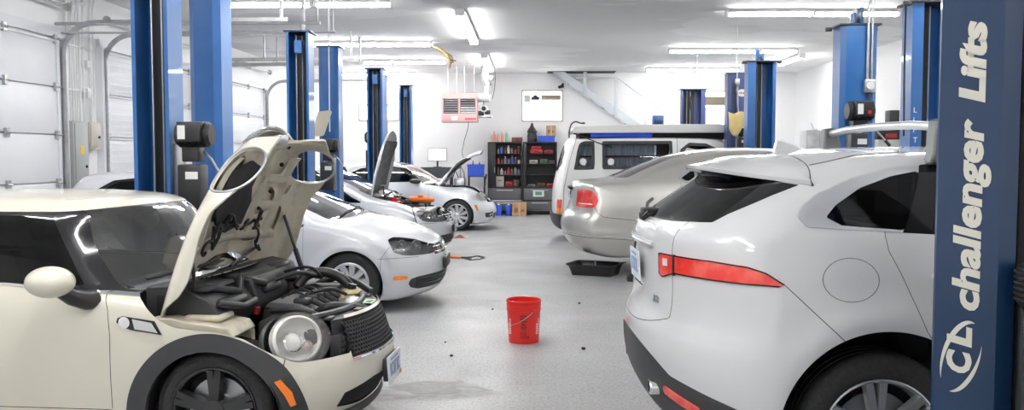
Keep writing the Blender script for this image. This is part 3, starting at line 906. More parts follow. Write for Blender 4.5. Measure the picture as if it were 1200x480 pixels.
        def patch(mb, pts, off, nsub=3):
            q = [(x, s*(sh.width(x, z)+off), z) for x, z in pts]; k = len(q)
            q2 = [(x, s*(sh.width(x, z)-.01), z) for x, z in pts]
            mb.add(q+q2, [tuple(range(k))]+[(i, (i+1) % k, k+(i+1) % k, k+i) for i in range(k)])
        patch(sv, [(-.485, .765), (-.478, .785), (-.455, .795), (-.285, .772), (-.245, .705), (-.40, .725), (-.46, .742)], .006)
        so = sv.build('wing_vent', car)
        sc = M(CHROME); patch(sc, [(-.40, .782), (-.297, .765), (-.262, .714), (-.385, .732)], .010); sc.build('vent_insert', so)
        lp = M(G_CLEAR)
        lp.lathe([(0, .022), (.015, .02), (.028, .008)], c=(0, 0, 0), axis='y', seg=20); 
        lm = M(WHITE_L).lathe([(0, -s*.0), (.014, s*.002), (.03, s*.0)], c=(-.442, s*(sh.width(-.442, .762)+.009), .763), axis='y', seg=20); lm.build('repeater_lamp', so)
        # side marker in the arch trim
        am = M(AMBER); pts = [(.330, .475), (.352, .482), (.398, .41), (.412, .34), (.392, .335), (.372, .40)]
        patch(am, pts, .030); am.build('side_marker', fl)
        # headlamp
        mir = Matrix.Diagonal((1, s, 1, 1)) if s < 0 else Matrix.Identity(4)
        hl = sh.obj('headlight', [(lamp, G_HAZE)], car, mirror=False, side=s, thick=0)
        F = Matrix((( *au, 0), (*av, 0), (*n, 0), (0, 0, 0, 1))).transposed(); F.translation = Vector(hc)-Vector(n)*.02
        for i in range(3):
            F[i][0], F[i][1], F[i][2] = au[i], av[i], n[i]; F[i][3] = hc[i]-n[i]*.02
        b = M(LAMPWHITE); b.tf = mir @ F
        b.lathe([(.138, .0), (.125, -.03), (.085, -.055), (.0, -.06)], c=(-.012, 0, 0), seg=32, sx=1.0, sy=.88)
        b.build('reflector', hl)
        b = M(LAMPWHITE); b.tf = mir @ F
        b.lathe([(.150, -.015), (.146, .016), (.132, .026), (.126, .006), (.136, -.02)], c=(-.012, .0, 0), seg=40, sx=1.0, sy=.86); b.build('lamp_ring', hl)
        b = M(CHROME); b.tf = mir @ F
        b.lathe([(.056, -.05), (.056, -.012), (.048, -.010)], c=(.0, -.01, 0), seg=28)
        b.mat(LAMPWHITE).lathe([(.048, -.012), (.040, .002), (.022, .012), (.0, .015)], c=(.0, -.01, 0), seg=24)
        b.mat(CHROME).lathe([(.026, -.03), (.03, .004), (.024, .004)], c=(-.075, -.045, 0), seg=20); b.build('projector', hl)
        b = M(CREAM) if s > 0 else M(pbr('grey_lamp_shell', (.26, .27, .28), .3, coat=.5) if 'grey_lamp_shell' not in MATS else MATS['grey_lamp_shell']); b.tf = mir @ F
        b.lathe([(.176, .0), (.172, -.06), (.12, -.13), (.0, -.14)], seg=32, sx=1.0, sy=.80); b.build('lamp_housing', hl)
    # grille and lower intake
    g = sh.obj('grille', [(grille, DARK)], car, push=-.02, inner=DARK)
    hx = M(TRIM)
    gy = np.linspace(0, .42, 15); gz_ = np.linspace(.48, .74, 9); gx_ = np.array([[sh.front(a_, b_) for b_ in gz_] for a_ in gy])
    def gfront(y, z):
        u = min(abs(y)/.42*14, 13.999); v = min(max((z-.48)/.26*8, 0), 7.999); a_, b_ = int(u), int(v); u -= a_; v -= b_
        return gx_[a_, b_]*(1-u)*(1-v)+gx_[a_+1, b_]*u*(1-v)+gx_[a_, b_+1]*(1-u)*v+gx_[a_+1, b_+1]*u*v
    for j in range(9):
        for i in range(-16, 17):
            y = i*.024; z = .522+j*.0209
            if j % 2: y += .012
            if abs(y) > .385: continue
            r_ = .0141; hexa = [(math.cos(R(60*k+30)), math.sin(R(60*k+30))) for k in range(6)]
            pts = [(gfront(y+r_*c_, z+r_*s_)-.006, y+r_*c_, z+r_*s_) for c_, s_ in hexa]
            ins = [(gfront(y+r_*.74*c_, z+r_*.74*s_)-.006, y+r_*.74*c_, z+r_*.74*s_) for c_, s_ in hexa]
            bk = [(p[0]-.012, p[1], p[2]) for p in ins]
            hx.add(pts+ins+bk, [(k, (k+1) % 6, 6+(k+1) % 6, 6+k) for k in range(6)]+[(6+k, 6+(k+1) % 6, 12+(k+1) % 6, 12+k) for k in range(6)])
    hx.build('honeycomb_mesh', g, smooth=None, fix=False)
    st = M(CHROME); st.tube([(sh.front(abs(y), .505)+.002, y, .505) for y in np.linspace(-.43, .43, 25)], .011, 8); st.build('grille_strip', g)
    sh.obj('lower_intake', [(low, DARK)], car, push=-.015, inner=DARK)
    lip = M(TRIM); lip.tube([(sh.front(abs(y), .2)+.012, y, .19) for y in np.linspace(-.66, .66, 31)], .028, 8); lip.build('front_lip', car)
    p = plate_mb(); x = sh.front(0, .37)
    po = p.build('number_plate', car, (x+.035, 0.02, .37), (0, R(-4), 0))
    M(TRIM).rbox(-.035, -.003, -.15, .15, -.06, .07, .008).build('plate_bracket', po)
    M(AMBER).box(.005, .007, .10, .14, -.07, -.045).build('plate_sticker', po)
    # wheels, wells, cabin
    wells(car, (0, -2.467), .28, .36, .52, .83)
    add_wheels(car, (0, -2.467), .84, .308, .222, .19, 'five', BLACKRIM, inset=.035)
    it = M(SEAT)
    seats(it, -.92, .38, (-.36, .36), .50, .56); seats(it, -1.8, .40, (-.34, .34), .48, .5)
    it.mat(ENG).prism([(-.38, .55), (-.40, .88), (-.52, .93), (-.72, .90), (-.78, .55)], -.66, .66)
    it.mat(TRIM); steering(it, -.86, -.36, .86, .18)
    it.mat(DARK).box(-2.8, -.3, -.70, .70, .28, .32)
    it.mat(TRIM).ball((-.76, 0, 1.215), .035, .15, .062, 20, 12).cyl((-.75, 0, 1.24), (-.66, 0, 1.31), .012, .012, 8)
    it.build('interior', car)
    wp = M(TRIM)
    for y0 in (-.62, -.05):
        wp.tube([(-.20-.42*(abs(y0)/.84)**2.2-.02, y0, .955), (-.235, y0+.30, 1.00), (-.26, y0+.52, 1.02)], .009, 6)
    wp.build('wiper', car)
    # ---- raised bonnet
    hinge = Matrix.Translation((-.335, 0, .86)) @ Matrix.Rotation(R(1.0), 4, 'Z') @ Matrix.Rotation(-R(79), 4, 'Y') @ Matrix.Translation((.33, 0, -.925))
    ho = sh.obj('bonnet', [(hood, CREAM)], car, inner=CREAM_IN, thick=.012, tf=hinge)
    # under-bonnet pressing: a thinner copy set inside, with ribs, mat, latch and harness
    inner_l, rest = sh.cut(c_and(lambda p: np.abs(p[:, 1])-.70, c_lt(0, .60), c_gt(2, .80)), hood)
    for pk in ([(.47, .16), (.47, .42), (.37, .47), (.31, .40), (.31, .16)], [(.26, .19), (.26, .44), (.16, .50), (.07, .44), (.07, .19)], [(.02, .17), (.02, .42), (-.06, .46), (-.11, .40), (-.10, .17)], [(.40, .52), (.20, .55), (.20, .63), (.36, .60)], [(.12, .55), (-.08, .52), (-.08, .62), (.12, .64)]):
        hole, inner_l = sh.cut(c_poly(pk, (0, 1), 2), inner_l)
    sh.obj('bonnet_inner_panel', [(inner_l, CREAM_IN)], ho, tf=hinge, push=-.030, thick=.008)
    def under(x, y, off=.045):
        return tuple(hinge @ Vector((x, y, sh.top(x, abs(y), .6)-off)))
    def slab(mb, pts, off, th):
        k = len(pts); a = [under(x, y, off) for x, y in pts]; b = [under(x, y, off-th) for x, y in pts]
        mb.add(a+b, [tuple(range(k)), tuple(range(2*k-1, k-1, -1))]+[(i, (i+1) % k, k+(i+1) % k, k+i) for i in range(k)])
    def ribbon(mb, path, hw, off, th):
        """raised pressing along a path on the underside"""
        P = [Vector((x, y, 0)) for x, y in path]; vs = []; n = len(P)
        for i, p in enumerate(P):
            t = (P[min(i+1, n-1)]-P[max(i-1, 0)]).normalized(); nn = Vector((-t.y, t.x, 0))
            for w_, o_ in ((1.5, off-th), (.8, off), (-.8, off), (-1.5, off-th)):
                q_ = p+nn*(hw*w_); vs.append(under(q_.x, q_.y, o_))
        mb.add(vs, [(4*i+k, 4*i+k+1, 4*i+5+k, 4*i+4+k) for i in range(n-1) for k in range(3)]+[(0, 1, 2, 3), (4*n-1, 4*n-2, 4*n-3, 4*n-4)])
    q = M(pbr('black_sound_mat', (.022, .022, .024), .9, bump=(60, .3)))
    outline = [(.36, -.40), (.42, -.05), (.38, .12), (.25, .10), (.16, .16), (.02, .12), (-.02, -.10), (.05, -.30), (.16, -.42)]
    cx_, cy_ = .2, -.12
    for i in range(len(outline)):
        a, b = outline[i], outline[(i+1) % len(outline)]
        for t0, t1 in ((.0, .5), (.5, 1)):
            pts = [(cx_+(a[0]-cx_)*t1, cy_+(a[1]-cy_)*t1), (cx_+(b[0]-cx_)*t1, cy_+(b[1]-cy_)*t1), (cx_+(b[0]-cx_)*t0, cy_+(b[1]-cy_)*t0), (cx_+(a[0]-cx_)*t0, cy_+(a[1]-cy_)*t0)]
            if t0 == 0: pts = pts[:3]
            slab(q, pts, .052, .014)
    q.build('sound_mat', ho, smooth=None)
    rb = M(CREAM_IN)
    for path in ([(.55, -.45), (.50, 0), (.55, .45)], [(-.08, -.6), (-.05, 0), (-.08, .6)], [(.5, .22), (.2, .26), (-.05, .22)], [(.45, .48), (.2, .52), (-.08, .46)],
                 [(.46, -.50), (.2, -.54), (-.08, -.5)], [(.30, .22), (.30, .5)], [(.12, .24), (.12, .5)]):
        dense = []
        for a, b in zip(path[:-1], path[1:]):
            for k in range(6): dense.append((a[0]+(b[0]-a[0])*k/6, a[1]+(b[1]-a[1])*k/6))
        dense.append(path[-1]); ribbon(rb, chaikin(dense, 2, False), .022, .060, .03)
    rb.build('bonnet_brace', ho, smooth=60)
    for x, y in ((.40, .36), (.22, .37), (.04, .36), (.52, .30), (.40, -.47)):
        M(DARK).ball(under(x, y, .055), .014, .014, .014, 10, 6).build('rubber_stop', ho)
    hr = M(BLACKP)
    path = [(-.10, -.52), (-.02, -.42), (.06, -.36), (.02, -.26), (.10, -.20), (.05, -.08), (.0, .02), (.04, .14), (.02, .26), (-.10, .34), (-.16, .40)]
    fine = chaikin(path, 3, False); hr.tube([under(x+.022*math.sin(i*.9), y+.014*math.cos(i*1.3), .080+.014*math.sin(i*.7)) for i, (x, y) in enumerate(fine)], .0085, 7)
    hr.tube([under(x, y, .085) for x, y in [(.06, -.36), (.0, -.40), (-.08, -.36), (-.02, -.30), (.06, -.30)]], .010, 7)
    hr.tube([under(x, y, .085) for x, y in [(.02, .26), (.10, .28), (.12, .22)]], .012, 7)
    hr.build('wiring_harness', ho)
    lt = M(STEEL)
    c = Vector(under(.56, .05, .07)); lt.rbox(c.x-.05, c.x+.05, c.y-.06, c.y+.06, c.z-.03, c.z+.03, .008); lt.tube([c+Vector((.0, -.03, .0)), c+Vector((-.07, -.03, .05)), c+Vector((-.07, .03, .05)), c+Vector((0, .03, 0))], .007, 6)
    lt.mat(BLACKP).cyl(c+Vector((-.02, .1, 0)), c+Vector((-.06, .16, .02)), .018, .018, 10)
    lt.build('bonnet_latch', ho)
    for s in (1, -1):
        # bright surround of the lamp hole
        rg = M(STEEL)
        pts = []
        for k in range(40):
            a = 2*PI*k/40
            d = hc+au*.180*math.cos(a)+av*.147*math.sin(a)
            lo, hi = -.3, .3
            for _ in range(30):
                m_ = (lo+hi)/2; qv = d+n*m_
                if sh.f(np.array([qv[0]]), np.array([qv[1]]), np.array([qv[2]]))[0] < 0: lo = m_
                else: hi = m_
            qv = d+n*lo
            pts.append(tuple(hinge @ Vector((qv[0], s*qv[1], qv[2]))))
        rg.tube(pts, .0075, 8, closed=True); rg.build('lamp_surround', ho)
    tr = M(CHROME)
    tr.tube([tuple(hinge @ Vector((sh.front(abs(y), .735)+.004, y, .735))) for y in np.linspace(-.40, .40, 21)], .014, 8)
    tr.build('bonnet_trim_strip', ho)
    pr_ = M(BLACKP); a = hinge @ Vector((.05, .66, .80)); pr_.cyl((.0, .66, .76), tuple(a), .011, .011, 8); pr_.cyl((.0, .66, .76), tuple((Vector((.0, .66, .76))+(a-Vector((0, .66, .76)))*.5)), .017, .017, 10)
    pr_.build('gas_strut', car)
    pr_ = M(BLACKP); a = hinge @ Vector((.05, -.66, .80)); pr_.cyl((-.14, -.66, .76), tuple(hinge @ Vector((-.02, -.64, .84))), .010, .010, 8); pr_.build('gas_strut', car)
    # ---- engine bay
    b = M(DARK).box(-.30, .46, -.50, .50, .30, .34).box(-.34, -.30, -.70, .70, .3, .88)
    b.box(.43, .47, -.46, .46, .3, .58)
    b.build('bay_floor', car)
    for s in (1, -1):
        c = M(CREAM_IN)
        c.rbox(-.30, .10, s*.50-.02, s*.50+.02, .34, .68, .01)
        c.prism([(-.36, .68), (-.34, .775), (-.22, .782), (-.14, .765), (-.02, .752), (.08, .735), (.11, .69), (.06, .655)], min(s*.50, s*.80), max(s*.50, s*.80))
        c.rbox(-.18, .02, min(s*.56, s*.74), max(s*.56, s*.74), .752, .785, .012)
        c.ball((-.10, s*.56, .775), .09, .08, .035, 20, 8)
        c.build('inner_wing', car, bevel=.012)
    c = M(ENG)
    c.prism([(-.40, .80), (-.40, .925), (-.26, .935), (-.06, .86), (.0, .78), (-.02, .70), (-.30, .70)], -.70, -.22)
    c.prism([(-.40, .80), (-.40, .925), (-.22, .935), (-.04, .90), (.0, .80), (-.02, .70), (-.30, .70)], -.20, .30)
    c.prism([(-.40, .80), (-.40, .925), (-.24, .93), (-.10, .90), (-.06, .80), (-.06, .70), (-.30, .70)], .31, .70)
    for y0, y1 in ((-.66, -.28), (-.14, .24), (.36, .64)):
        c.rbox(-.26, -.09, y0, y1, .885, .915, .02); c.rbox(-.08, .02, y0+.04, y1-.08, .80, .85, .02)
    c.tube([(-.30, -.62, .935), (-.12, -.55, .90), (-.02, -.40, .86), (-.10, -.20, .91), (.02, -.1, .86)], .022, 10)
    c.tube([(-.02, -.68, .84), (.05, -.5, .80), (.03, -.3, .80)], .02, 10)
    c.build('bulkhead_cover', car, bevel=.014)
    e = M(ENG)
    e.rbox(.02, .34, -.20, .30, .52, .735, .03)
    e.mat(pbr('engine_cover_grey', (.13, .13, .135), .4)).prism([(.03, .735), (.06, .765), (.24, .755), (.28, .735)], -.17, .26)
    e.mat(ENG)
    for k in range(4):
        y = -.12+.11*k
        e.rbox(.19, .29, y-.03, y+.03, .745, .785, .012); e.cyl((.30, y, .77), (.36, y, .74), .018, .014, 10); e.cyl((.235, y, .78), (.235, y, .80), .02, .016, 10)
        e.tube([(.25, y, .80), (.20, y+.02, .815), (.14, y+.04, .80), (.10, y+.03, .775)], .008, 6)
    e.build('engine', car, bevel=.006)
    e = M(ALU); e.rbox(.36, .50, -.16, .18, .46, .66, .03)
    for k in range(5): e.cyl((.44, -.14+.07*k, .66), (.44, -.14+.07*k, .69), .022, .022, 10)
    e.ball((.45, .18, .70), .09, .12, .045, 20, 10); e.build('intake_manifold', car)
    e = M(BLACKP)
    def hose(pts, r):
        pp = chaikin([(p[0], p[1]) for p in pts], 3, False); pz = chaikin([(p[2], 0) for p in pts], 3, False)
        e.tube([(a[0], a[1], z[0]) for a, z in zip(pp, pz)], r, 14)
    hose([(.05, .32, .78), (.10, .38, .86), (.22, .42, .87), (.34, .40, .82), (.42, .36, .72)], .032)
    hose([(.33, -.18, .70), (.42, -.22, .76), (.52, -.10, .73), (.56, .05, .70), (.55, .2, .68)], .026)
    hose([(.10, .5, .76), (.22, .56, .82), (.36, .52, .80), (.50, .44, .74)], .022)
    hose([(.0, .1, .86), (.12, .16, .90), (.18, .3, .86)], .014)
    hose([(.26, .0, .80), (.36, .06, .82), (.40, .2, .76)], .012)
    hose([(-.02, .3, .88), (.16, .26, .93), (.20, .36, .84)], .010)
    hose([(.12, -.3, .74), (.3, -.32, .76), (.42, -.30, .70)], .018)
    e.build('hose', car, smooth=60)
    e = M(YELLOWED); e.rbox(.33, .44, .30, .46, .60, .745, .035); e.ball((.385, .38, .745), .065, .08, .03, 18, 8)
    ro = e.build('coolant_tank', car)
    M(BLACKP).cyl((.39, .36, .765), (.40, .36, .80), .028, .026, 16).build('filler_cap', ro)
    e = M(ENG); e.rbox(.02, .28, .42, .66, .50, .76, .02); e.rbox(-.0, .30, .40, .68, .75, .785, .015)
    e.cyl((.26, .62, .78), (.26, .62, .83), .02, .02, 10); e.build('battery_box', car, bevel=.006); e = M(ENG)
    e.rbox(.10, .36, -.46, -.24, .50, .71, .02); e.rbox(.34, .48, -.48, -.2, .48, .68, .03); e.cyl((.40, -.36, .68), (.40, -.36, .72), .05, .05, 16)
    e.build('air_filter_box', car, bevel=.006)
    M(MATS['red_cap_paint'] if 'red_cap_paint' in MATS else pbr('red_cap_paint', (.30, .02, .02), .4)).cyl((-.02, -.18, .70), (-.01, -.18, .74), .024, .022, 14).build('oil_cap', car)
    # front slam panel bridging the lamps
    s_ = M(ENG)
    ys = np.linspace(-.445, .445, 25)
    def sx(y): return sh.front(abs(y), .66)-.05
    s_.add([v for y in ys for v in ((sx(y), y, .715), (sx(y)-.11, y, .725), (sx(y)-.12, y, .665), (sx(y)+.01, y, .640))],
           [(4*i+a, 4*i+(a+1) % 4, 4*i+4+(a+1) % 4, 4*i+4+a) for i in range(24) for a in range(4)])
    s_.tube([(sx(y)-.09, y, .735) for y in np.linspace(-.46, .46, 15)], .020, 8)
    for y in (-.4, -.12, .14, .40): s_.rbox(sx(y)-.06, sx(y)-.02, y-.04, y+.04, .715, .732, .006)
    so = s_.build('slam_panel', car)
    M(pbr('green_label', (.30, .50, .30), .5)).add([(sx(.1)-.070, .06, .732), (sx(.1)-.005, .06, .727), (sx(.22)-.005, .22, .727), (sx(.22)-.070, .22, .732)], [(0, 1, 2, 3)]).build('label_sticker', so)
    for s in (1, -1):
        k = M(TRIM); k.rbox(.50, .565, min(s*.395, s*.455), max(s*.395, s*.455), .50, .64, .01)
        for j in range(4): k.box(.560, .575, min(s*.40, s*.45), max(s*.40, s*.45), .52+.03*j, .538+.03*j)
        k.build('lamp_carrier', car)
    return car
build_mini()
# ------------------------------------------------------------------ white SUV seen from its tail
def build_suv():
    car = thing('suv', 'white SUV with wide red tail lights and a roof bar, tail towards the aisle', 'car', (1.515, 4.77, 0), R(1.0))
    prof = [(-.70, .22), (-.82, .27), (-.90, .36), (-.965, .48), (-.99, .62), (-.985, .74), (-.962, .80), (-.940, .85), (-.93, .95), (-.935, 1.10), (-.935, 1.20), (-.915, 1.255),
            (-.865, 1.295), (-.70, 1.41), (-.55, 1.520), (-.48, 1.560), (-.38, 1.595), (-.15, 1.632), (.1, 1.648), (.6, 1.655), (1.2, 1.64), (1.6, 1.60), (2.0, 1.40), (2.45, 1.13), (2.9, 1.06),
            (3.4, .98), (3.68, .84), (3.75, .62), (3.70, .35), (3.5, .22)]
    wt = smooth_table([(.0, .88), (.2, .905), (.35, .945), (.5, .962), (.75, .970), (.95, .965), (1.1, .950), (1.25, .915), (1.40, .842), (1.55, .752), (1.66, .675), (1.8, .58)], sig=9)
    def W(x, z):
        r = np.hypot(x-.01, z-.38)
        return wt(z)+.022*np.exp(-((r-.50)/.09)**2)*sstep(z, .2, .5)-.02*np.exp(-((z-.56)/.16)**2)*sstep(x, .5, 1.0)-.055*sstep(-x, .15, .95)*sstep(z, .75, 1.3)
    sh = Shell(prof, W, .97, (.40, 2.4), (.44, 2.6), 1.4, lambda x, z: .035+.05*sstep(z, 1.3, 1.6), h=.02, rfn=lambda x, z: .07+.06*sstep(z, 1.2, 1.5))
    for wx in (0.01, 2.874): sh.cut(c_and(c_circ(wx, .385, .468), c_gt(1, .5)))
    belt = lambda x: np.interp(x, [-.4, -.17, .31, 2.2], [1.30, 1.285, 1.257, 1.20])
    # lamps
    tail_side = c_and(c_poly([(-.95, 1.135), (-.834, 1.132), (-.70, 1.130), (-.577, 1.120), (-.506, 1.098), (-.408, 1.033), (-.52, 1.040), (-.70, 1.040), (-.834, 1.042), (-.87, 1.015), (-.90, 1.03), (-.935, 1.09)], (0, 2)), c_gt(1, .42), c_lt(0, -.3))
    lamp = sh.cut(tail_side)
    lamp_in, lamp = sh.cut(c_lt(1, .545), lamp)
    core, bord = sh.cut(lambda p: tail_side(p)+.007, lamp); lamp_o = core
    core_i, bord_i = sh.cut(lambda p: tail_side(p)+.006, lamp_in); lamp_in = core_i
    # tail window and the black blades at its ends
    winz = lambda p: (1.278+.02*(np.abs(p[:, 1])/.7)**2)-p[:, 2]
    top_line = lambda p: p[:, 2]-(1.535-.06*(np.abs(p[:, 1])/.72)**2)
    sidelim = c_poly([(-1.1, 1.285), (-.70, 1.285), (-.613, 1.335), (-.425, 1.425), (-.262, 1.492), (-.30, 1.53), (-.6, 1.60), (-1.1, 1.6)])
    rear = sh.cut(c_and(sidelim, winz, top_line, c_lt(0, -.24)))
    rglass, rear = sh.cut(c_and(lambda p: np.abs(p[:, 1])-.66+.20*(p[:, 2]-1.28), lambda p: 1.292-p[:, 2], lambda p: p[:, 2]-1.50), rear)
    # side windows
    dlo = sh.cut(c_and(c_poly([(-.352, 1.326), (-.335, 1.370), (-.26, 1.43), (-.096, 1.498), (.09, 1.545), (.32, 1.570), (.9, 1.575), (1.5, 1.52), (2.1, 1.24), (2.12, 1.19), (.314, 1.257), (-.171, 1.283), (-.32, 1.292)]), c_gt(1, .5)))
    gq, dlo = sh.cut(c_poly([(-.235, 1.333), (-.185, 1.385), (-.065, 1.458), (.09, 1.510), (.225, 1.535), (.10, 1.278), (-.171, 1.298)]), dlo)
    gd, dlo = sh.cut(c_poly([(.325, 1.545), (.9, 1.55), (.95, 1.235), (.215, 1.272)]), dlo)
    gf, dlo = sh.cut(c_poly([(1.05, 1.545), (1.45, 1.50), (1.95, 1.26), (1.98, 1.215), (1.0, 1.235)]), dlo)
    pil, dlo = sh.cut(c_poly([(.235, 1.56), (.42, 1.6), (.42, 1.2), (.085, 1.262)]), dlo); pil2, dlo = sh.cut(c_poly([(.88, 1.6), (1.1, 1.6), (1.05, 1.2), (.92, 1.2)]), dlo)
    # windscreen
    ws = sh.cut(c_and(c_gt(0, 1.4), lambda p: np.abs(p[:, 1])-(.74-(p[:, 2]-1.15)*.28), lambda p: 1.16-p[:, 2], lambda p: p[:, 2]-1.57))
    # lower cladding
    clad_line = c_poly([(-1.3, .76), (-1.0, .715), (-.86, .565), (-.74, .525), (-.50, .455), (-.42, .40), (.5, .36), (4, .36), (4, 0), (-1.3, 0)])
    clad = sh.cut(clad_line)
    refl, clad = sh.cut(c_and(c_poly([(-.88, .508), (-.745, .448), (-.738, .415), (-.80, .425), (-.87, .462)], (0, 2)), c_gt(1, .40), c_lt(0, -.6)), clad)
    # tailgate, doors, flap
    hatch_r = c_and(c_lt(1, .535), lambda p: (.765+.05*(np.abs(p[:, 1])/.5)**3)-p[:, 2], c_lt(0, -.232))
    hatch = sh.cut(hatch_r)
    he, hatch = sh.cut(lambda p: -.004-hatch_r(p), hatch)
    rec, hatch = sh.cut(c_and(c_poly([(-.29, .93), (.29, .93), (.27, 1.14), (-.27, 1.14)], (1, 2), 1), c_lt(0, -.7)), hatch)
    gaps = sh.line(c_signed([(-.415, 1.032), (-.17, .80)]), c_and(c_line([(-.415, 1.032), (-.17, .80)], .03), c_gt(1, .6)), .0018)
    gaps += sh.line(c_signed([(-.21, 1.70), (-.225, 1.60), (-.262, 1.485)]), c_and(c_line([(-.21, 1.70), (-.225, 1.60), (-.262, 1.485)], .03), c_gt(1, .3), c_gt(2, 1.485)), .0022)
    gl = [(-.20, 1.565), (0, 1.605), (.3, 1.625), (.8, 1.63), (1.5, 1.59)]
    gaps += sh.line(c_signed(gl), c_and(c_line(gl, .03), c_gt(1, .55)), .0018)
    flap = sh.cut(c_and(lambda p: (np.sqrt(((p[:, 0]+.148)/.122)**2+((p[:, 2]-1.069)/.094)**2)-1)*.1, c_gt(1, .6)))
    fr, flap = sh.cut(lambda p: -.0025-(np.sqrt(((p[:, 0]+.148)/.122)**2+((p[:, 2]-1.069)/.094)**2)-1)*.1, flap)
    dline = c_poly([(.010, 1.40), (.011, 1.25), (.020, 1.19), (.066, 1.097), (.12, .97), (.167, .85), (.28, .70), (.40, .42), (.98, .42), (1.0, 1.40)])
    door = sh.cut(c_and(dline, c_gt(1, .5)))
    de, door = sh.cut(lambda p: -.003-dline(p), door)
    fdl = c_poly([(1.0, 1.40), (.985, .42), (1.95, .42), (2.0, 1.0), (2.02, 1.3)])
    fdoor = sh.cut(c_and(fdl, c_gt(1, .5))); fe, fdoor = sh.cut(lambda p: -.003-fdl(p), fdoor)
    sh.obj('body', [(sh.F, WHITE_P), (gaps, GAP), (de, GAP), (fr, GAP), (he, GAP), (fe, GAP)], car, inner=INNER)
    tg = sh.obj('tailgate', [(hatch, WHITE_P)], car, inner=INNER)
    sh.obj('plate_recess', [(rec, WHITE_P)], tg, push=-.012)
    sh.obj('rear_window', [(rglass, G_DARK)], tg, thick=0)
    sh.obj('window_surround', [(rear, PIANO)], tg, inner=DARK, push=.002)
    for s in (1, -1):
        d = sh.obj('door', [(door, WHITE_P)], car, mirror=False, side=s, inner=INNER)
        sh.obj('door_window', [(gd, G_DARK)], d, mirror=False, side=s, thick=0)
        d2 = sh.obj('door', [(fdoor, WHITE_P)], car, mirror=False, side=s, inner=INNER)
        sh.obj('door_window', [(gf, G_DARK)], d2, mirror=False, side=s, thick=0)
        for dd, hx_ in ((d, .19), (d2, 1.15)):
            h = M(WHITE_P); y = s*(sh.width(hx_+.1, 1.085)); h.rbox(hx_, hx_+.24, min(y, y+s*.045), max(y, y+s*.045), 1.068, 1.108, .018); h.build('door_handle', dd)
        sh.obj('quarter_window', [(gq, G_DARK)], car, mirror=False, side=s, thick=0)
        sh.obj('window_moulding', [(dlo, MOULD)], car, mirror=False, side=s, push=.004, inner=DARK)
        sh.obj('pillar', [(pil, PIANO)], car, mirror=False, side=s, inner=DARK); sh.obj('pillar', [(pil2, PIANO)], car, mirror=False, side=s, inner=DARK)
        sh.obj('fuel_flap', [(flap, WHITE_P)], car, mirror=False, side=s) if s < 0 else sh.obj('side_panel', [(flap, WHITE_P)], car, mirror=False, side=s)
        tl = sh.obj('tail_light', [(lamp_o, RED_L), (bord, PIANO)], car, mirror=False, side=s, push=.006, thick=.02, inner=RED_D)
        ti = sh.obj('tail_light', [(lamp_in, RED_L), (bord_i, PIANO)], tg, mirror=False, side=s, push=.006, thick=.02, inner=RED_D)
        def patch(mb, pts, off):
            """raised patch on the body, given in side view"""
            q = []
            for x, z in pts:
                y = sh.width(x, z); q.append((x, s*(y+off), z))
            k = len(q); q2 = [(a, b-s*.02, c) for a, b, c in q]
            mb.add(q+q2, [tuple(range(k))]+[(i, (i+1) % k, k+(i+1) % k, k+i) for i in range(k)])
        rl = M(WHITE_L)
        yy = [.47, .51]; zz = [1.075, 1.11]
        q = [(sh.front(y, z, -1, 0)-.010, s*y, z) for y, z in ((yy[0], zz[0]), (yy[1], zz[0]), (yy[1], zz[1]), (yy[0], zz[1]))]
        rl.add(q, [(0, 1, 2, 3)]); rl.build('reversing_lamp', ti)
        bz = M(PIANO)
        y = .552; bz.tube([(sh.front(y, z, -1, 0)-.006, s*y, z) for z in np.linspace(1.035, 1.135, 7)], .008, 6)
        bz.build('lamp_divider', tl)
        sh.obj('reflector', [(refl, RED_L)], car, mirror=False, side=s, push=.004, thick=.02)
        ex = M(CHROME); ex.lathe([(.040, 0), (.044, .01), (.044, .14), (.036, .14), (.036, 0), (.040, 0)], c=(-.932, s*.43, .47), axis='x', seg=24, sx=1, sy=.85); ex.mat(DARK).lathe([(0, .05), (.036, .05)], c=(-.932, s*.43, .47), axis='x', seg=20)
        ex.build('exhaust_tip', car)
        mm = M(WHITE_P); mm.ball((1.93, s*1.06, 1.20), .09, .12, .085, 20, 12); mm.mat(TRIM).cyl((1.95, s*.90, 1.17), (1.95, s*1.0, 1.18), .04, .04, 10); mm.build('door_mirror', d2)
    sh.obj('windshield', [(ws, G_TINT)], car, thick=0)
    sh.obj('bumper_cladding', [(clad, TRIM2)], car, inner=DARK)
    # roof spoiler
    sp = M(WHITE_P)
    ys = np.linspace(-.77, .77, 31)
    def tip(y): u = abs(y)/.77; return (-.655+.375*u**2.6, y, 1.553-.062*u**2)
    def root(y): x = -.26; return (x, y, sh.top(x, abs(y), 1.0)+.004)
    def mid_(y): a, b = tip(y), root(y); return ((a[0]+b[0])/2, y, (a[2]+b[2])/2+.014)
    vs = []
    for y in ys:
        a, m_, b = tip(y), mid_(y), root(y); vs += [a, m_, b, (b[0], y, b[2]-.03), (a[0]+.03, y, a[2]-.026), (a[0]+.004, y, a[2]-.018)]
    sp.add(vs, [(6*i+k, 6*i+(k+1) % 6, 6*i+6+(k+1) % 6, 6*i+6+k) for i in range(30) for k in range(6)]+[(0, 1, 2, 3, 4, 5), tuple(180+k for k in (5, 4, 3, 2, 1, 0))])
    so = sp.build('roof_spoiler', tg, smooth=50)
    un = M(PIANO); un.add([v for y in ys for v in ((tip(y)[0]+.006, y*.99, tip(y)[2]-.020), (tip(y)[0]+.12, y*.97, tip(y)[2]-.034))], [(2*i, 2*i+1, 2*i+3, 2*i+2) for i in range(30)])
    un.build('spoiler_lip', so)
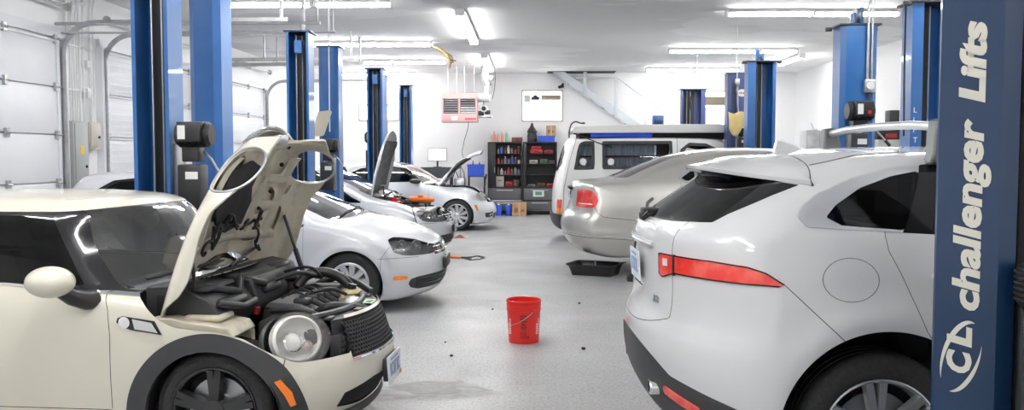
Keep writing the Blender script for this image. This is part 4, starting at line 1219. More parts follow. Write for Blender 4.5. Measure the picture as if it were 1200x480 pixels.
    fin = M(WHITE_P); fin.prism([(-.22, 1.59), (-.02, 1.625), (-.17, 1.685), (-.20, 1.685)], -.018, .018); fin.build('aerial_fin', car, bevel=.006)
    # plate, badge, wiper
    p = plate_mb(); p.build('number_plate', tg, (sh.front(0, 1.03, -1, 0)-.012, 0, 1.03), (0, R(4), PI)); 
    M(WHITE_P).tube([(sh.front(abs(y), 1.165, -1, 0)-.004, y, 1.165) for y in np.linspace(-.36, .36, 21)], .014, 8).build('boot_trim_bar', tg)
    badge = text_mesh('35t', .050, STEEL, 'badge', tg, (sh.front(.37, .90, -1, 0)-.010, -.37, .885), (PI/2, 0, -PI/2+R(17)), .003, .2)
    wp = M(TRIM); x = sh.front(0, 1.285, -1, 0)
    wp.rbox(x-.045, x+.03, -.05, .05, 1.262, 1.305, .012); wp.rbox(x-.03, x+.06, -.03, .10, 1.295, 1.325, .01); wp.tube([(x-.0, .05, 1.315), (x+.04, .30, 1.335), (x+.10, .50, 1.35)], .010, 6)
    wp.tube([(x-.03, -.05, 1.28), (x-.01, -.10, 1.31)], .012, 6)
    wp.build('rear_wiper', tg)
    # roof bar across the roof
    rb = M(ALLOY)
    yb = .72
    rb.tube([(.335, -yb+.02, 1.735), (.335, -.4, 1.752), (.335, 0, 1.757), (.335, .4, 1.752), (.335, yb-.02, 1.735)], .021, 12)
    rbo = rb.build('roof_bar', car)
    for s in (1, -1):
        f = M(pbr('grey_bracket', (.13, .135, .14), .4, metal=.4)) if s > 0 else M(MATS['grey_bracket'])
        z0 = sh.top(.335, yb-.02, 1.0)
        f.prism([(.27, z0-.012), (.41, z0-.012), (.40, z0+.05), (.375, 1.762), (.345, 1.772), (.295, 1.765), (.285, z0+.04)], s*(yb-.055), s*(yb+.035))
        f.build('bar_foot', rbo, bevel=.012)
    wells(car, (.01, 2.874), .385, .48, .55, .93)
    add_wheels(car, (.01, 2.874), .97, .37, .258, .25, 'pairs', ALLOY, 6, inset=.045)
    it = M(SEAT); seats(it, 1.75, .55, (-.38, .38), .52, .62); seats(it, .75, .58, (-.42, .42), .56, .60)
    it.mat(DARK).box(-.7, 2.6, -.75, .75, .40, .48).prism([(2.0, .6), (2.0, 1.08), (2.4, 1.10), (2.5, .6)], -.72, .72); it.build('interior', car)
    return car
build_suv()
# ------------------------------------------------------------------ the other cars
def side_patch(sh, s, pts, off, mat, name, parent, depth=.015):
    q = [(x, s*(sh.width(x, z)+off), z) for x, z in pts]; k = len(q); q2 = [(a, b-s*depth, c) for a, b, c in q]
    return M(mat).add(q+q2, [tuple(range(k))]+[(i, (i+1) % k, k+(i+1) % k, k+i) for i in range(k)]).build(name, parent)
def roundel(parent, name, x, z, r, tilt=0):
    """round chrome emblem with a V over a W, facing +x"""
    m = M(BLACKP); m.lathe([(0, .0), (r*.95, .0)], axis='x', seg=28)
    m.mat(CHROME); m.lathe([(r*.86, 0), (r*.88, .008), (r*1.0, .008), (r*1.02, 0)], axis='x', seg=32)
    V = [[(-.36, .74), (0, .06), (.36, .74)], [(-.70, .42), (-.36, -.72), (0, -.02), (.36, -.72), (.70, .42)]]
    for path in V: m.tube([(.004, a*r, b*r) for a, b in path], r*.085, 6)
    return m.build(name, parent, (x, 0, z), (0, tilt, 0))
def build_compact(loc, paint, label, bonnet_up, rz=0.0):
    car = thing('hatchback_car', label, 'car', loc, rz)
    prof = [(.62, .14), (.78, .155), (.86, .20), (.90, .30), (.915, .42), (.91, .52), (.885, .60), (.86, .68), (.815, .735), (.64, .825), (.32, .93), (.05, .985), (-.03, 1.0),
            (-.30, 1.12), (-.93, 1.395), (-1.3, 1.455), (-1.8, 1.478), (-2.4, 1.462), (-2.85, 1.425), (-3.0, 1.39), (-3.22, 1.10), (-3.32, .95), (-3.34, .6), (-3.28, .3), (-3.1, .18), (-2, .14)]
    wt = smooth_table([(.0, .80), (.15, .835), (.35, .878), (.55, .893), (.75, .888), (.87, .865), (.95, .828), (1.1, .755), (1.3, .652), (1.46, .56), (1.6, .48)], sig=9)
    def W(x, z):
        r = np.hypot(x, z-.30)
        return wt(z)+.016*np.exp(-((r-.37)/.06)**2)*sstep(z, .2, .4)
    sh = Shell(prof, W, .893, (.42, 2.5), (.36, 2.5), -1.4, lambda x, z: .03+.03*sstep(z, .7, 1.0), h=.024, rfn=lambda x, z: .07+.05*sstep(z, .95, 1.3))
    for wx in (0, -2.578): sh.cut(c_and(c_circ(wx, .30, .348), c_gt(1, .5)))
    lamp = sh.cut(c_and(c_poly([(.392, .755), (.43, .775), (.50, .768), (.641, .740), (.74, .70), (.85, .655), (.85, .592), (.78, .578), (.669, .580), (.55, .592), (.46, .63)]), c_gt(1, .34), c_gt(0, .35)))
    grille = sh.cut(c_and(c_poly([(-.42, .565), (.42, .565), (.40, .675), (-.40, .675)], (1, 2)), c_gt(0, .5)))
    intake = sh.cut(c_and(c_poly([(.595, .300), (.62, .345), (.68, .362), (1.1, .395), (1.1, .235), (.68, .232), (.615, .258)]), c_gt(0, .4)))
    marker = sh.cut(c_and(c_poly([(.452, .384), (.593, .384), (.593, .346), (.452, .346)]), c_gt(1, .4)))
    bonline = smooth_table([(-.6, .98), (-.25, .93), (.2, .885), (.5, .80), (.8, .70), (1.0, .66)], sig=10)
    bon = sh.cut(c_and(lambda p: np.abs(p[:, 1])-(.735-.12*sstep(p[:, 0], .3, .85)), lambda p: .69-p[:, 2], lambda p: -(p[:, 0]+.42*np.clip(np.abs(p[:, 1])/.893, 0, 1)**2.5-.0)+(.06), c_gt(0, -.4)))
    wbase = lambda p: (1.0-.09*(np.abs(p[:, 1])/.75)**2)-p[:, 2]
    ws = sh.cut(c_and(wbase, c_gt(0, -1.15), lambda p: np.abs(p[:, 1])-(.72-(p[:, 2]-.95)*.38), lambda p: p[:, 2]-(1.425-.06*(np.abs(p[:, 1])/.6)**2), c_lt(0, .06)))
    cowl = sh.cut(c_and(c_gt(0, -.5), c_lt(0, .1), lambda p: np.abs(p[:, 1])-.70, lambda p: .955-.07*(np.abs(p[:, 1])/.75)**2-p[:, 2]))
    rw = sh.cut(c_and(c_lt(0, -2.95), c_poly([(-.58, 1.05), (.58, 1.05), (.48, 1.36), (-.48, 1.36)], (1, 2))))
    dlo = [('door_window', c_poly([(-.47, .90), (-.62, .965), (-1.22, 1.355), (-1.52, 1.385), (-1.55, .93)]), G_MID), ('door_window', c_poly([(-1.61, .935), (-1.58, 1.385), (-2.1, 1.37), (-2.28, 1.20), (-2.25, .97)]), G_DARK),
           ('quarter_window', c_poly([(-2.33, 1.16), (-2.22, 1.35), (-2.45, 1.33), (-2.72, 1.17), (-2.70, 1.07), (-2.36, 1.03)]), G_DARK)]
    surround = sh.cut(c_and(c_poly([(-.42, .885), (-.60, .975), (-1.20, 1.375), (-1.52, 1.405), (-2.12, 1.39), (-2.5, 1.35), (-2.76, 1.19), (-2.74, 1.04), (-2.3, .96), (-1.6, .915)]), c_gt(1, .4)))
    wins = []
    for nme, fn, m in dlo:
        w_, surround = sh.cut(fn, surround); wins.append((nme, w_, m))
    d1 = c_poly([(-.46, 1.05), (-.455, .30), (-1.56, .26), (-1.57, 1.05)]); d2 = c_poly([(-1.57, 1.05), (-1.56, .26), (-2.12, .27), (-2.2, .50), (-2.34, .75), (-2.36, 1.05)])
    door1 = sh.cut(c_and(d1, c_gt(1, .5), c_lt(2, 1.0))); e1, door1 = sh.cut(lambda p: -.003-d1(p), door1)
    door2 = sh.cut(c_and(d2, c_gt(1, .5), c_lt(2, 1.0))); e2, door2 = sh.cut(lambda p: -.003-d2(p), door2)
    tail = sh.cut(c_and(c_poly([(-3.5, .96), (-3.1, .96), (-3.0, .90), (-3.1, .78), (-3.5, .78)]), c_gt(1, .45), c_lt(0, -2.9)))
    gaps = []
    for pl in ([(.40, .66), (.335, .57), (.325, .45)], [(.33, .565), (.50, .570), (.66, .566)]): gaps += sh.line(c_signed(pl), c_and(c_line(pl, .03), c_gt(1, .4)), .002)
    seam, bon2 = ([], bon)
    sh.obj('body', [(sh.F, paint), (e1, GAP), (e2, GAP), (gaps, GAP)], car, inner=INNER)
    sh.obj('windshield', [(ws, G_SCREEN)], car, thick=0)
    sh.obj('wiper_cowl', [(cowl, TRIM)], car, inner=DARK)
    sh.obj('rear_window', [(rw, G_DARK)], car, thick=0)
    sh.obj('lower_intake', [(intake, TRIM2)], car, push=-.012, inner=DARK)
    ib = M(TRIM)
    for z in (.275, .305, .335): ib.tube([(sh.front(abs(y), z)-.004, y, z) for y in np.linspace(-.70, .70, 31)], .007, 6)
    ib.build('intake_slat', car)
    g = sh.obj('grille', [(grille, PIANO)], car, push=-.014, inner=DARK)
    for z in (.593, .645): M(CHROME).tube([(sh.front(abs(y), z)+.002, y, z) for y in np.linspace(-.42, .42, 25)], .005, 6).build('grille_bar', g)
    roundel(g, 'emblem', sh.front(0, .62)+.004, .625, .060, R(-12))
    for s in (1, -1):
        hl = sh.obj('headlight', [(lamp, G_CLEAR)], car, mirror=False, side=s, thick=0)
        sh.obj('lamp_housing', [(lamp, LAMPGREY)], hl, mirror=False, side=s, push=-.045, thick=.004, inner=DARK)
        for (x, z, rr) in ((.66, .668, .066), (.53, .688, .056)):
            y = s*(sh.width(x, z)-.045)
            rf = M(REFLECT); rf.tf = Matrix.Translation((x, y, z)) @ Matrix.Rotation(s*R(38), 4, 'Z')
            rf.lathe([(.0, -.055), (rr*.6, -.045), (rr, -.005), (rr*1.05, .0), (rr*1.0, -.015)], axis='x', seg=24); rf.ball((-.02, 0, 0), .022, .022, .022, 12, 8); rf.build('lamp_reflector', hl)
        sh.obj('side_marker', [(marker, AMBER)], car, mirror=False, side=s, push=.003)
        for k, (dr, xh) in enumerate(((door1, -1.50), (door2, -2.22))):
            d = sh.obj('door', [(dr, paint)], car, mirror=False, side=s, inner=INNER)
            nme, w_, m = wins[k]; sh.obj(nme, [(w_, m)], d, mirror=False, side=s, thick=0)
            y = s*sh.width(xh+.1, .83); M(paint).rbox(xh, xh+.22, min(y, y+s*.035), max(y, y+s*.035), .815, .845, .012).build('door_handle', d)
            if k == 0:
                mm = M(paint); mm.ball((-.82, s*.985, .985), .085, .12, .075, 20, 12); mm.mat(TRIM).cyl((-.76, s*.83, .95), (-.80, s*.95, .965), .035, .035, 10); mm.build('door_mirror', d)
        sh.obj('quarter_window', [(wins[2][1], G_DARK)], car, mirror=False, side=s, thick=0)
        sh.obj('tail_light', [(tail, RED_L)], car, mirror=False, side=s, push=.004)
        sh.obj('pillar', [(surround, PIANO)], car, mirror=False, side=s, inner=DARK)
    p = M(TRIM).rbox(-.02, .0, -.26, .26, -.06, .06, .006); x = sh.front(0, .45); po = p.build('plate_bracket', car, (x+.018, 0, .45))
    if bonnet_up: plate_mb(.305, .11).build('number_plate', po, (.006, 0, 0))
    wp = M(TRIM)
    def wpt(y, k): x = -.02-.42*(abs(y)/.893)**2.5-k; return (x, y, sh.top(x, abs(y), .6)+.014)
    for y0 in (-.58, -.02): wp.tube([wpt(y0, -.02), wpt(y0+.12, .02), wpt(y0+.34, .05), wpt(y0+.56, .06)], .009, 6)
    wp.build('wiper', car)
    wells(car, (0, -2.578), .30, .358, .52, .86)
    add_wheels(car, (0, -2.578), .893, .316, .205, .20, 'cap', ALLOY, inset=.03)
    it = M(SEAT); seats(it, -1.15, .38, (-.36, .36), .50, .60); seats(it, -2.0, .40, (-.36, .36), .5, .5)
    it.mat(TRIM).prism([(-.30, .5), (-.32, .93), (-.5, .97), (-.78, .92), (-.8, .55)], -.68, .68); steering(it, -.92, .36, .90, .18)
    it.mat(DARK).box(-3.1, -.25, -.74, .74, .26, .30); it.build('interior', car)
    if not bonnet_up:
        b1 = sh.obj('bonnet', [(bon, paint)], car, inner=INNER)
        return car
    piv = (.02, 0, .985)
    hinge = Matrix.Translation(piv) @ Matrix.Rotation(-R(90), 4, 'Y') @ Matrix.Diagonal((1.22, 1, 1, 1)) @ Matrix.Translation((-piv[0], 0, -piv[2]))
    hinge = Matrix.Translation((-.41, 0, .03)) @ hinge
    ho = sh.obj('bonnet', [(bon, paint)], car, inner=MATS['bonnet_underside'], thick=.02, tf=hinge)
    ins, rest = sh.cut(c_and(lambda p: np.abs(p[:, 1])-.56, c_gt(0, .12), c_lt(0, .72)), bon)
    sh.obj('sound_mat', [(ins, MATS['bonnet_pad'])], ho, tf=hinge, push=-.034, thick=.012)
    # engine bay
    b = M(DARK).box(-.30, .62, -.70, .70, .35, .40).box(.62, .66, -.6, .6, .3, .62); b.build('bay_floor', car)
    e = M(ENG); e.rbox(-.05, .40, -.30, .32, .45, .83, .03); e.rbox(.0, .36, -.24, .24, .83, .87, .02); e.build('engine', car)
    e = M(BLACKP); e.rbox(.05, .42, .36, .64, .5, .82, .02); e.rbox(-.28, -.05, -.70, .70, .72, .90, .03); e.tube([(.0, -.5, .82), (.2, -.45, .90), (.4, -.2, .88), (.5, .1, .84)], .03, 8); e.tube([(.1, .3, .86), (.3, .4, .92), (.48, .5, .84)], .03, 8)
    e.build('air_duct', car)
    e = M(ALU); e.rbox(.40, .58, -.55, .5, .70, .76, .015); e.rbox(.02, .25, -.62, -.38, .60, .80, .02); e.rbox(.3, .5, -.56, -.36, .62, .80, .02); e.build('radiator_support', car)
    e = M(pbr('red_cap', (.55, .02, .02), .4)); e.cyl((-.0, -.56, .86), (-.0, -.56, .96), .065, .06, 14); e.rbox(-.02, .14, -.66, -.5, .82, .90, .01); e.build('battery_terminal', car)
    e = M(BLACKP); e.cyl((-.12, -.62, .82), (-.14, -.62, 1.14), .010, .010, 8); e.build('bonnet_prop', car)
    return car
pbr('bonnet_underside', (.33, .34, .35), .5)
pbr('bonnet_pad', (.07, .072, .075), .85, noise=(14, (.13, .13, .135), .45, .65), bump=(25, .5))
build_compact((-1.83, 9.79, 0), WHITE_G, 'white four-door hatchback with closed bonnet and silver wheel covers', False)
build_compact((-2.13, 14.40, 0), SILVER_P, 'silver hatchback with its dark-lined bonnet standing upright', True)

def build_beetle():
    car = thing('coupe_car', 'pale silver rounded two-door car with bonnet tipped up by the back wall', 'car', (-1.55, 19.80, 0))
    prof = [(.55, .15), (.72, .17), (.80, .25), (.825, .36), (.82, .46), (.78, .56), (.70, .66), (.52, .78), (.25, .90), (-.10, .985), (-.34, 1.03), (-.42, 1.06), (-.80, 1.30), (-1.10, 1.435), (-1.5, 1.49), (-2.0, 1.485),
            (-2.5, 1.40), (-2.9, 1.21), (-3.2, .98), (-3.34, .75), (-3.36, .5), (-3.28, .28), (-3.1, .18), (-2, .15)]
    wt = smooth_table([(.0, .74), (.15, .77), (.35, .80), (.6, .81), (.8, .80), (.95, .775), (1.05, .745), (1.2, .69), (1.4, .56), (1.5, .48), (1.6, .4)], sig=9)
    def extra(x, a, z, v):
        for wx in (0.0, -2.54):
            e = (np.sqrt(((x-wx)/.72)**2+((a-.56)/.345)**2+((z-.38)/.56)**2)-1)*.36
            e = smax(e, a-.905, .05); e = smax(e, .16-z, .03)
            h_ = np.clip(.5+.5*(v-e)/.07, 0, 1); v = v*(1-h_)+e*h_-.07*h_*(1-h_)
        return v
    sh = Shell(prof, lambda x, z: wt(z), .82, (.55, 2.2), (.5, 2.2), -1.3, lambda x, z: .04+.03*sstep(z, .8, 1.1), h=.026, extra=extra)
    for wx in (0, -2.54): sh.cut(c_and(c_circ(wx, .33, .365), c_gt(1, .5)))
    lamp = sh.cut(c_and(lambda p: (np.sqrt(((p[:, 0]-.545)/.135)**2+((p[:, 2]-.735)/.115)**2)-1)*.1, c_gt(1, .38), c_gt(0, .3)))
    marker = sh.cut(c_and(c_poly([(.37, .56), (.43, .56), (.47, .44), (.43, .44)]), c_gt(1, .5)))
    fog = sh.cut(c_and(c_poly([(.60, .385), (1.0, .40), (1.0, .27), (.62, .285)]), c_gt(1, .30), c_gt(0, .5)))
    intk = sh.cut(c_and(c_poly([(-.28, .24), (.28, .24), (.3, .36), (-.3, .36)], (1, 2)), c_gt(0, .5)))
    bon = sh.cut(c_and(lambda p: np.abs(p[:, 1])-(.60-.25*sstep(p[:, 0], 0, .8)), lambda p: .60-p[:, 2], lambda p: -(p[:, 0]+.5*np.clip(np.abs(p[:, 1])/.82, 0, 1)**2.2+.27)))
    ws = sh.cut(c_and(c_gt(0, -1.35), c_lt(0, -.2), lambda p: (1.05-.07*(np.abs(p[:, 1])/.7)**2)-p[:, 2], lambda p: np.abs(p[:, 1])-(.66-(p[:, 2]-1.05)*.34), lambda p: p[:, 2]-1.43))
    rw = sh.cut(c_and(c_lt(0, -2.35), c_poly([(-.50, 1.08), (.50, 1.08), (.42, 1.34), (-.42, 1.34)], (1, 2))))
    win = sh.cut(c_and(c_poly([(-.66, 1.06), (-.80, 1.16), (-1.12, 1.345), (-1.5, 1.395), (-1.72, 1.39), (-1.74, 1.04)]), c_gt(1, .4)))
    qw = sh.cut(c_and(c_poly([(-1.80, 1.04), (-1.78, 1.385), (-2.1, 1.34), (-2.4, 1.20), (-2.45, 1.10)]), c_gt(1, .4)))
    dl = c_poly([(-.62, 1.055), (-.60, .80), (-.64, .32), (-1.78, .32), (-1.82, 1.04)])
    door = sh.cut(c_and(dl, c_gt(1, .5))); de, door = sh.cut(lambda p: -.003-dl(p), door)
    tail = sh.cut(c_and(c_circ(-3.1, .82, .12), c_gt(1, .4), c_lt(0, -2.6)))
    sh.obj('body', [(sh.F, SILVER_B), (de, GAP)], car, inner=INNER)
    sh.obj('windshield', [(ws, G_SCREEN)], car, thick=0); sh.obj('rear_window', [(rw, G_DARK)], car, thick=0); sh.obj('lower_intake', [(intk, TRIM)], car, push=-.01)
    for s in (1, -1):
        d = sh.obj('door', [(door, SILVER_B)], car, mirror=False, side=s, inner=INNER); sh.obj('door_window', [(win, G_MID)], d, mirror=False, side=s, thick=0)
        y = s*sh.width(-1.6, .86); M(SILVER_B).rbox(-1.72, -1.5, min(y, y+s*.035), max(y, y+s*.035), .845, .875, .01).build('door_handle', d)
        mm = M(BLACKP); mm.ball((-.88, s*.92, 1.07), .13, .09, .055, 20, 12); mm.cyl((-.84, s*.72, 1.05), (-.85, s*.86, 1.06), .04, .04, 10); mm.build('door_mirror', d)
        sh.obj('quarter_window', [(qw, G_MID)], car, mirror=False, side=s, thick=0)
        hl = sh.obj('headlight', [(lamp, G_CLEAR)], car, mirror=False, side=s, thick=0); sh.obj('reflector', [(lamp, REFLECT)], hl, mirror=False, side=s, push=-.03, inner=DARK)
        sh.obj('side_marker', [(marker, AMBER)], car, mirror=False, side=s, push=.003); sh.obj('fog_lamp_grille', [(fog, TRIM)], car, mirror=False, side=s, push=-.008)
        sh.obj('tail_light', [(tail, RED_L)], car, mirror=False, side=s, push=.004)
        sl = M(CHROME)
        pts = [(sh.front(yy, .335)+.002, s*yy, .335) for yy in np.linspace(.32, .66, 10)]
        sl.tube(pts, .008, 6); sl.build('fog_lamp_strip', car)
    wells(car, (0, -2.54), .33, .375, .50, .86)
    add_wheels(car, (0, -2.54), .90, .335, .245, .22, 'ten', ALLOY, 10, inset=.03)
    it = M(SEAT); seats(it, -1.3, .40, (-.34, .34), .5, .58); seats(it, -2.2, .42, (-.3, .3), .46, .45)
    it.mat(TRIM).prism([(-.45, .5), (-.48, 1.02), (-.9, .95), (-.95, .55)], -.62, .62).box(-3, -.3, -.62, .62, .28, .32); it.build('interior', car)
    piv = Vector((-.36, 0, 1.03))
    hinge = Matrix.Translation(piv+Vector((-.08, 0, .02))) @ Matrix.Rotation(-R(57), 4, 'Y') @ Matrix.Translation(-piv)
    ho = sh.obj('bonnet', [(bon, SILVER_B)], car, inner=MATS['bonnet_underside'], thick=.025, tf=hinge)
    ins, _ = sh.cut(c_and(lambda p: np.abs(p[:, 1])-.34, c_gt(0, -.2), c_lt(0, .45)), bon)
    sh.obj('sound_mat', [(ins, MATS['bonnet_pad'])], ho, tf=hinge, push=-.04, thick=.012)
    e = M(DARK).box(-.38, .6, -.48, .48, .4, .45); e.mat(ENG).rbox(-.2, .3, -.3, .3, .45, .86, .03).rbox(-.36, -.2, -.52, .52, .75, .96, .03).rbox(.3, .6, -.3, .3, .45, .70, .03); e.tube([(-.1, -.4, .88), (.1, -.35, .92), (.3, -.1, .86)], .03, 8); e.build('engine', car)
    M(BLACKP).cyl((-.2, -.45, .9), tuple(hinge @ Vector((.1, -.40, .86))), .010, .010, 8).build('gas_strut', car)
build_beetle()

def build_sedan():
    Z0 = .19
    car = thing('sedan_car', 'silver saloon raised a little over a black drain pan, tail towards the aisle', 'car', (1.57, 12.60, Z0))
    prof = [(-.55, .08), (-.80, .09), (-.97, .15), (-1.07, .29), (-1.12, .42), (-1.115, .52), (-1.085, .61), (-1.03, .67), (-1.0, .76), (-.985, .93), (-.975, 1.02), (-.93, 1.068), (-.75, 1.085), (-.52, 1.105), (-.44, 1.125),
            (-.05, 1.29), (.30, 1.415), (.58, 1.478), (1.0, 1.525), (1.45, 1.54), (1.95, 1.515), (2.3, 1.44), (3.0, 1.04), (3.5, .95), (3.88, .80), (3.98, .55), (3.94, .3), (3.7, .14)]
    wt = smooth_table([(.0, .82), (.12, .85), (.3, .895), (.5, .912), (.75, .915), (.95, .895), (1.05, .865), (1.15, .80), (1.3, .72), (1.5, .59), (1.65, .5)], sig=8)
    def W(x, z): return wt(z)-.06*sstep(-x, .3, 1.0)*sstep(z, .55, .9)+.012*np.exp(-((z-.40)/.05)**2)*sstep(-x, .2, .6)
    sh = Shell(prof, W, .915, (.4, 2.4), (.34, 2.7), 1.4, lambda x, z: .03+.02*sstep(z, 1.2, 1.5), h=.024, rfn=lambda x, z: .06+.05*sstep(z, 1.1, 1.4))
    for wx in (.26, 3.06): sh.cut(c_and(c_circ(wx, .32, .36), c_gt(1, .5)))
    tail = sh.cut(c_and(c_poly([(-1.3, .90), (-.975, .885), (-.93, .940), (-.85, .962), (-.74, .962), (-.69, .915), (-.655, .845), (-.66, .800), (-.70, .735), (-.76, .722), (-.95, .735), (-1.3, .75)], it=1), c_gt(1, .52), c_lt(0, -.55)))
    tlow, tail = sh.cut(c_lt(2, .765), tail)
    rwf = c_and(c_lt(0, .66), lambda p: 1.125-p[:, 2], c_poly([(-.68, 1.10), (.68, 1.10), (.54, 1.462), (-.54, 1.462)], (1, 2)), c_gt(0, -.6))
    rw = sh.cut(rwf)
    ws = sh.cut(c_and(c_gt(0, 1.9), lambda p: 1.05-p[:, 2], lambda p: p[:, 2]-1.47, lambda p: np.abs(p[:, 1])-(.72-(p[:, 2]-1.05)*.35)))
    mould = sh.cut(c_and(c_poly([(.385, 1.12), (.46, 1.068), (.6, 1.055), (2.75, .985), (2.62, 1.08), (1.95, 1.405), (1.35, 1.435), (.95, 1.395), (.6, 1.275)]), c_gt(1, .4)))
    g1, mould = sh.cut(c_poly([(.44, 1.122), (.50, 1.088), (.62, 1.085), (.62, 1.245)]), mould)
    g2, mould = sh.cut(c_poly([(.66, 1.082), (.66, 1.262), (.97, 1.372), (1.28, 1.408), (1.30, 1.06)]), mould)
    g3, mould = sh.cut(c_poly([(1.37, 1.058), (1.37, 1.41), (1.92, 1.38), (2.5, 1.09), (2.55, 1.02)]), mould)
    dl = c_poly([(.42, 1.1), (.46, .85), (.66, .6), (.86, .22), (1.33, .22), (1.34, 1.1)]); d2 = c_poly([(1.34, 1.1), (1.33, .22), (2.3, .22), (2.36, 1.1)])
    door = sh.cut(c_and(dl, c_gt(1, .5), c_lt(2, 1.07))); e1, door = sh.cut(lambda p: -.003-dl(p), door)
    fdoor = sh.cut(c_and(d2, c_gt(1, .5), c_lt(2, 1.07))); e2, fdoor = sh.cut(lambda p: -.003-d2(p), fdoor)
    lidf = c_and(c_lt(0, -.40), lambda p: np.abs(p[:, 1])-.62, c_gt(2, .69))
    lid = sh.cut(lidf); le, lid = sh.cut(lambda p: -.004-lidf(p), lid)
    gaps = []
    for pl in ([(-.70, .735), (-.66, .66), (-.58, .61), (-.28, .575), (-.10, .56)], [(-1.4, .36), (-1.1, .35), (-.10, .30)]): gaps += sh.line(c_signed(pl), c_and(c_line(pl, .04), c_lt(0, -.08)), .003)
    pl = [(-1.4, .395), (-1.05, .380), (-.10, .33)]; ck = sh.line(c_signed(pl), c_and(c_line(pl, .04), c_lt(0, -.08)), .007)
    sh.obj('body', [(sh.F, SILVER_W), (e1, GAP), (e2, GAP), (le, GAP), (gaps, GAP)], car, inner=INNER)
    sh.obj('bumper_strip', [(ck, CHROME)], car, push=.003)
    bl = sh.obj('boot_lid', [(lid, SILVER_W)], car, inner=INNER)
    sh.obj('rear_window', [(rw, G_REAR)], car, thick=0); sh.obj('windshield', [(ws, G_SCREEN)], car, thick=0)
    for s in (1, -1):
        tl = sh.obj('tail_light', [(tail, RED_L), (tlow, RED_L)], car, mirror=False, side=s, push=.004, thick=.02)
        bd = M(WHITE_L); pts = []
        for y in np.linspace(.60, .84, 12):
            x = sh.front(y, .775, -1, 0)
            if x < -.69: pts.append((x-.007, s*y, .775))
        bd.tube(pts, .008, 6); bd.build('reversing_lamp', tl)
        d = sh.obj('door', [(door, SILVER_W)], car, mirror=False, side=s, inner=INNER); sh.obj('door_window', [(g2, G_DARK)], d, mirror=False, side=s, thick=0)
        d_ = sh.obj('door', [(fdoor, SILVER_W)], car, mirror=False, side=s, inner=INNER); sh.obj('door_window', [(g3, G_DARK)], d_, mirror=False, side=s, thick=0)
        sh.obj('quarter_window', [(g1, G_DARK)], car, mirror=False, side=s, thick=0)
        sh.obj('window_moulding', [(mould, CHROME)], car, mirror=False, side=s, push=.003, inner=DARK)
        for dd, xh in ((d, .50), (d_, 1.5)):
            y = s*sh.width(xh+.1, .90); M(SILVER_W).rbox(xh, xh+.22, min(y, y+s*.035), max(y, y+s*.035), .885, .915, .012).build('door_handle', dd)
    x = sh.front(0, .86, -1, .2); plate_mb().build('number_plate', bl, (x-.008, 0, .86), (0, R(6), PI))
    M(DARK).rbox(x-.02, x+.03, -.3, .3, .955, .985, .008).build('boot_handle', bl)
    fin = M(SILVER_W); fin.prism([(.62, 1.468), (.82, 1.500), (.66, 1.53)], -.018, .018); fin.build('aerial_fin', car)
    wells(car, (.26, 3.06), .32, .37, .55, .88)
    add_wheels(car, (.26, 3.06), .915, .33, .215, .21, 'ten', ALLOY, 7, inset=.035, z=.30)
    it = M(SEAT); seats(it, 1.8, .40, (-.38, .38), .52, .58); seats(it, .75, .42, (-.4, .4), .6, .55); it.mat(DARK).box(-.7, 2.6, -.75, .75, .3, .34); it.build('interior', car)
build_sedan()

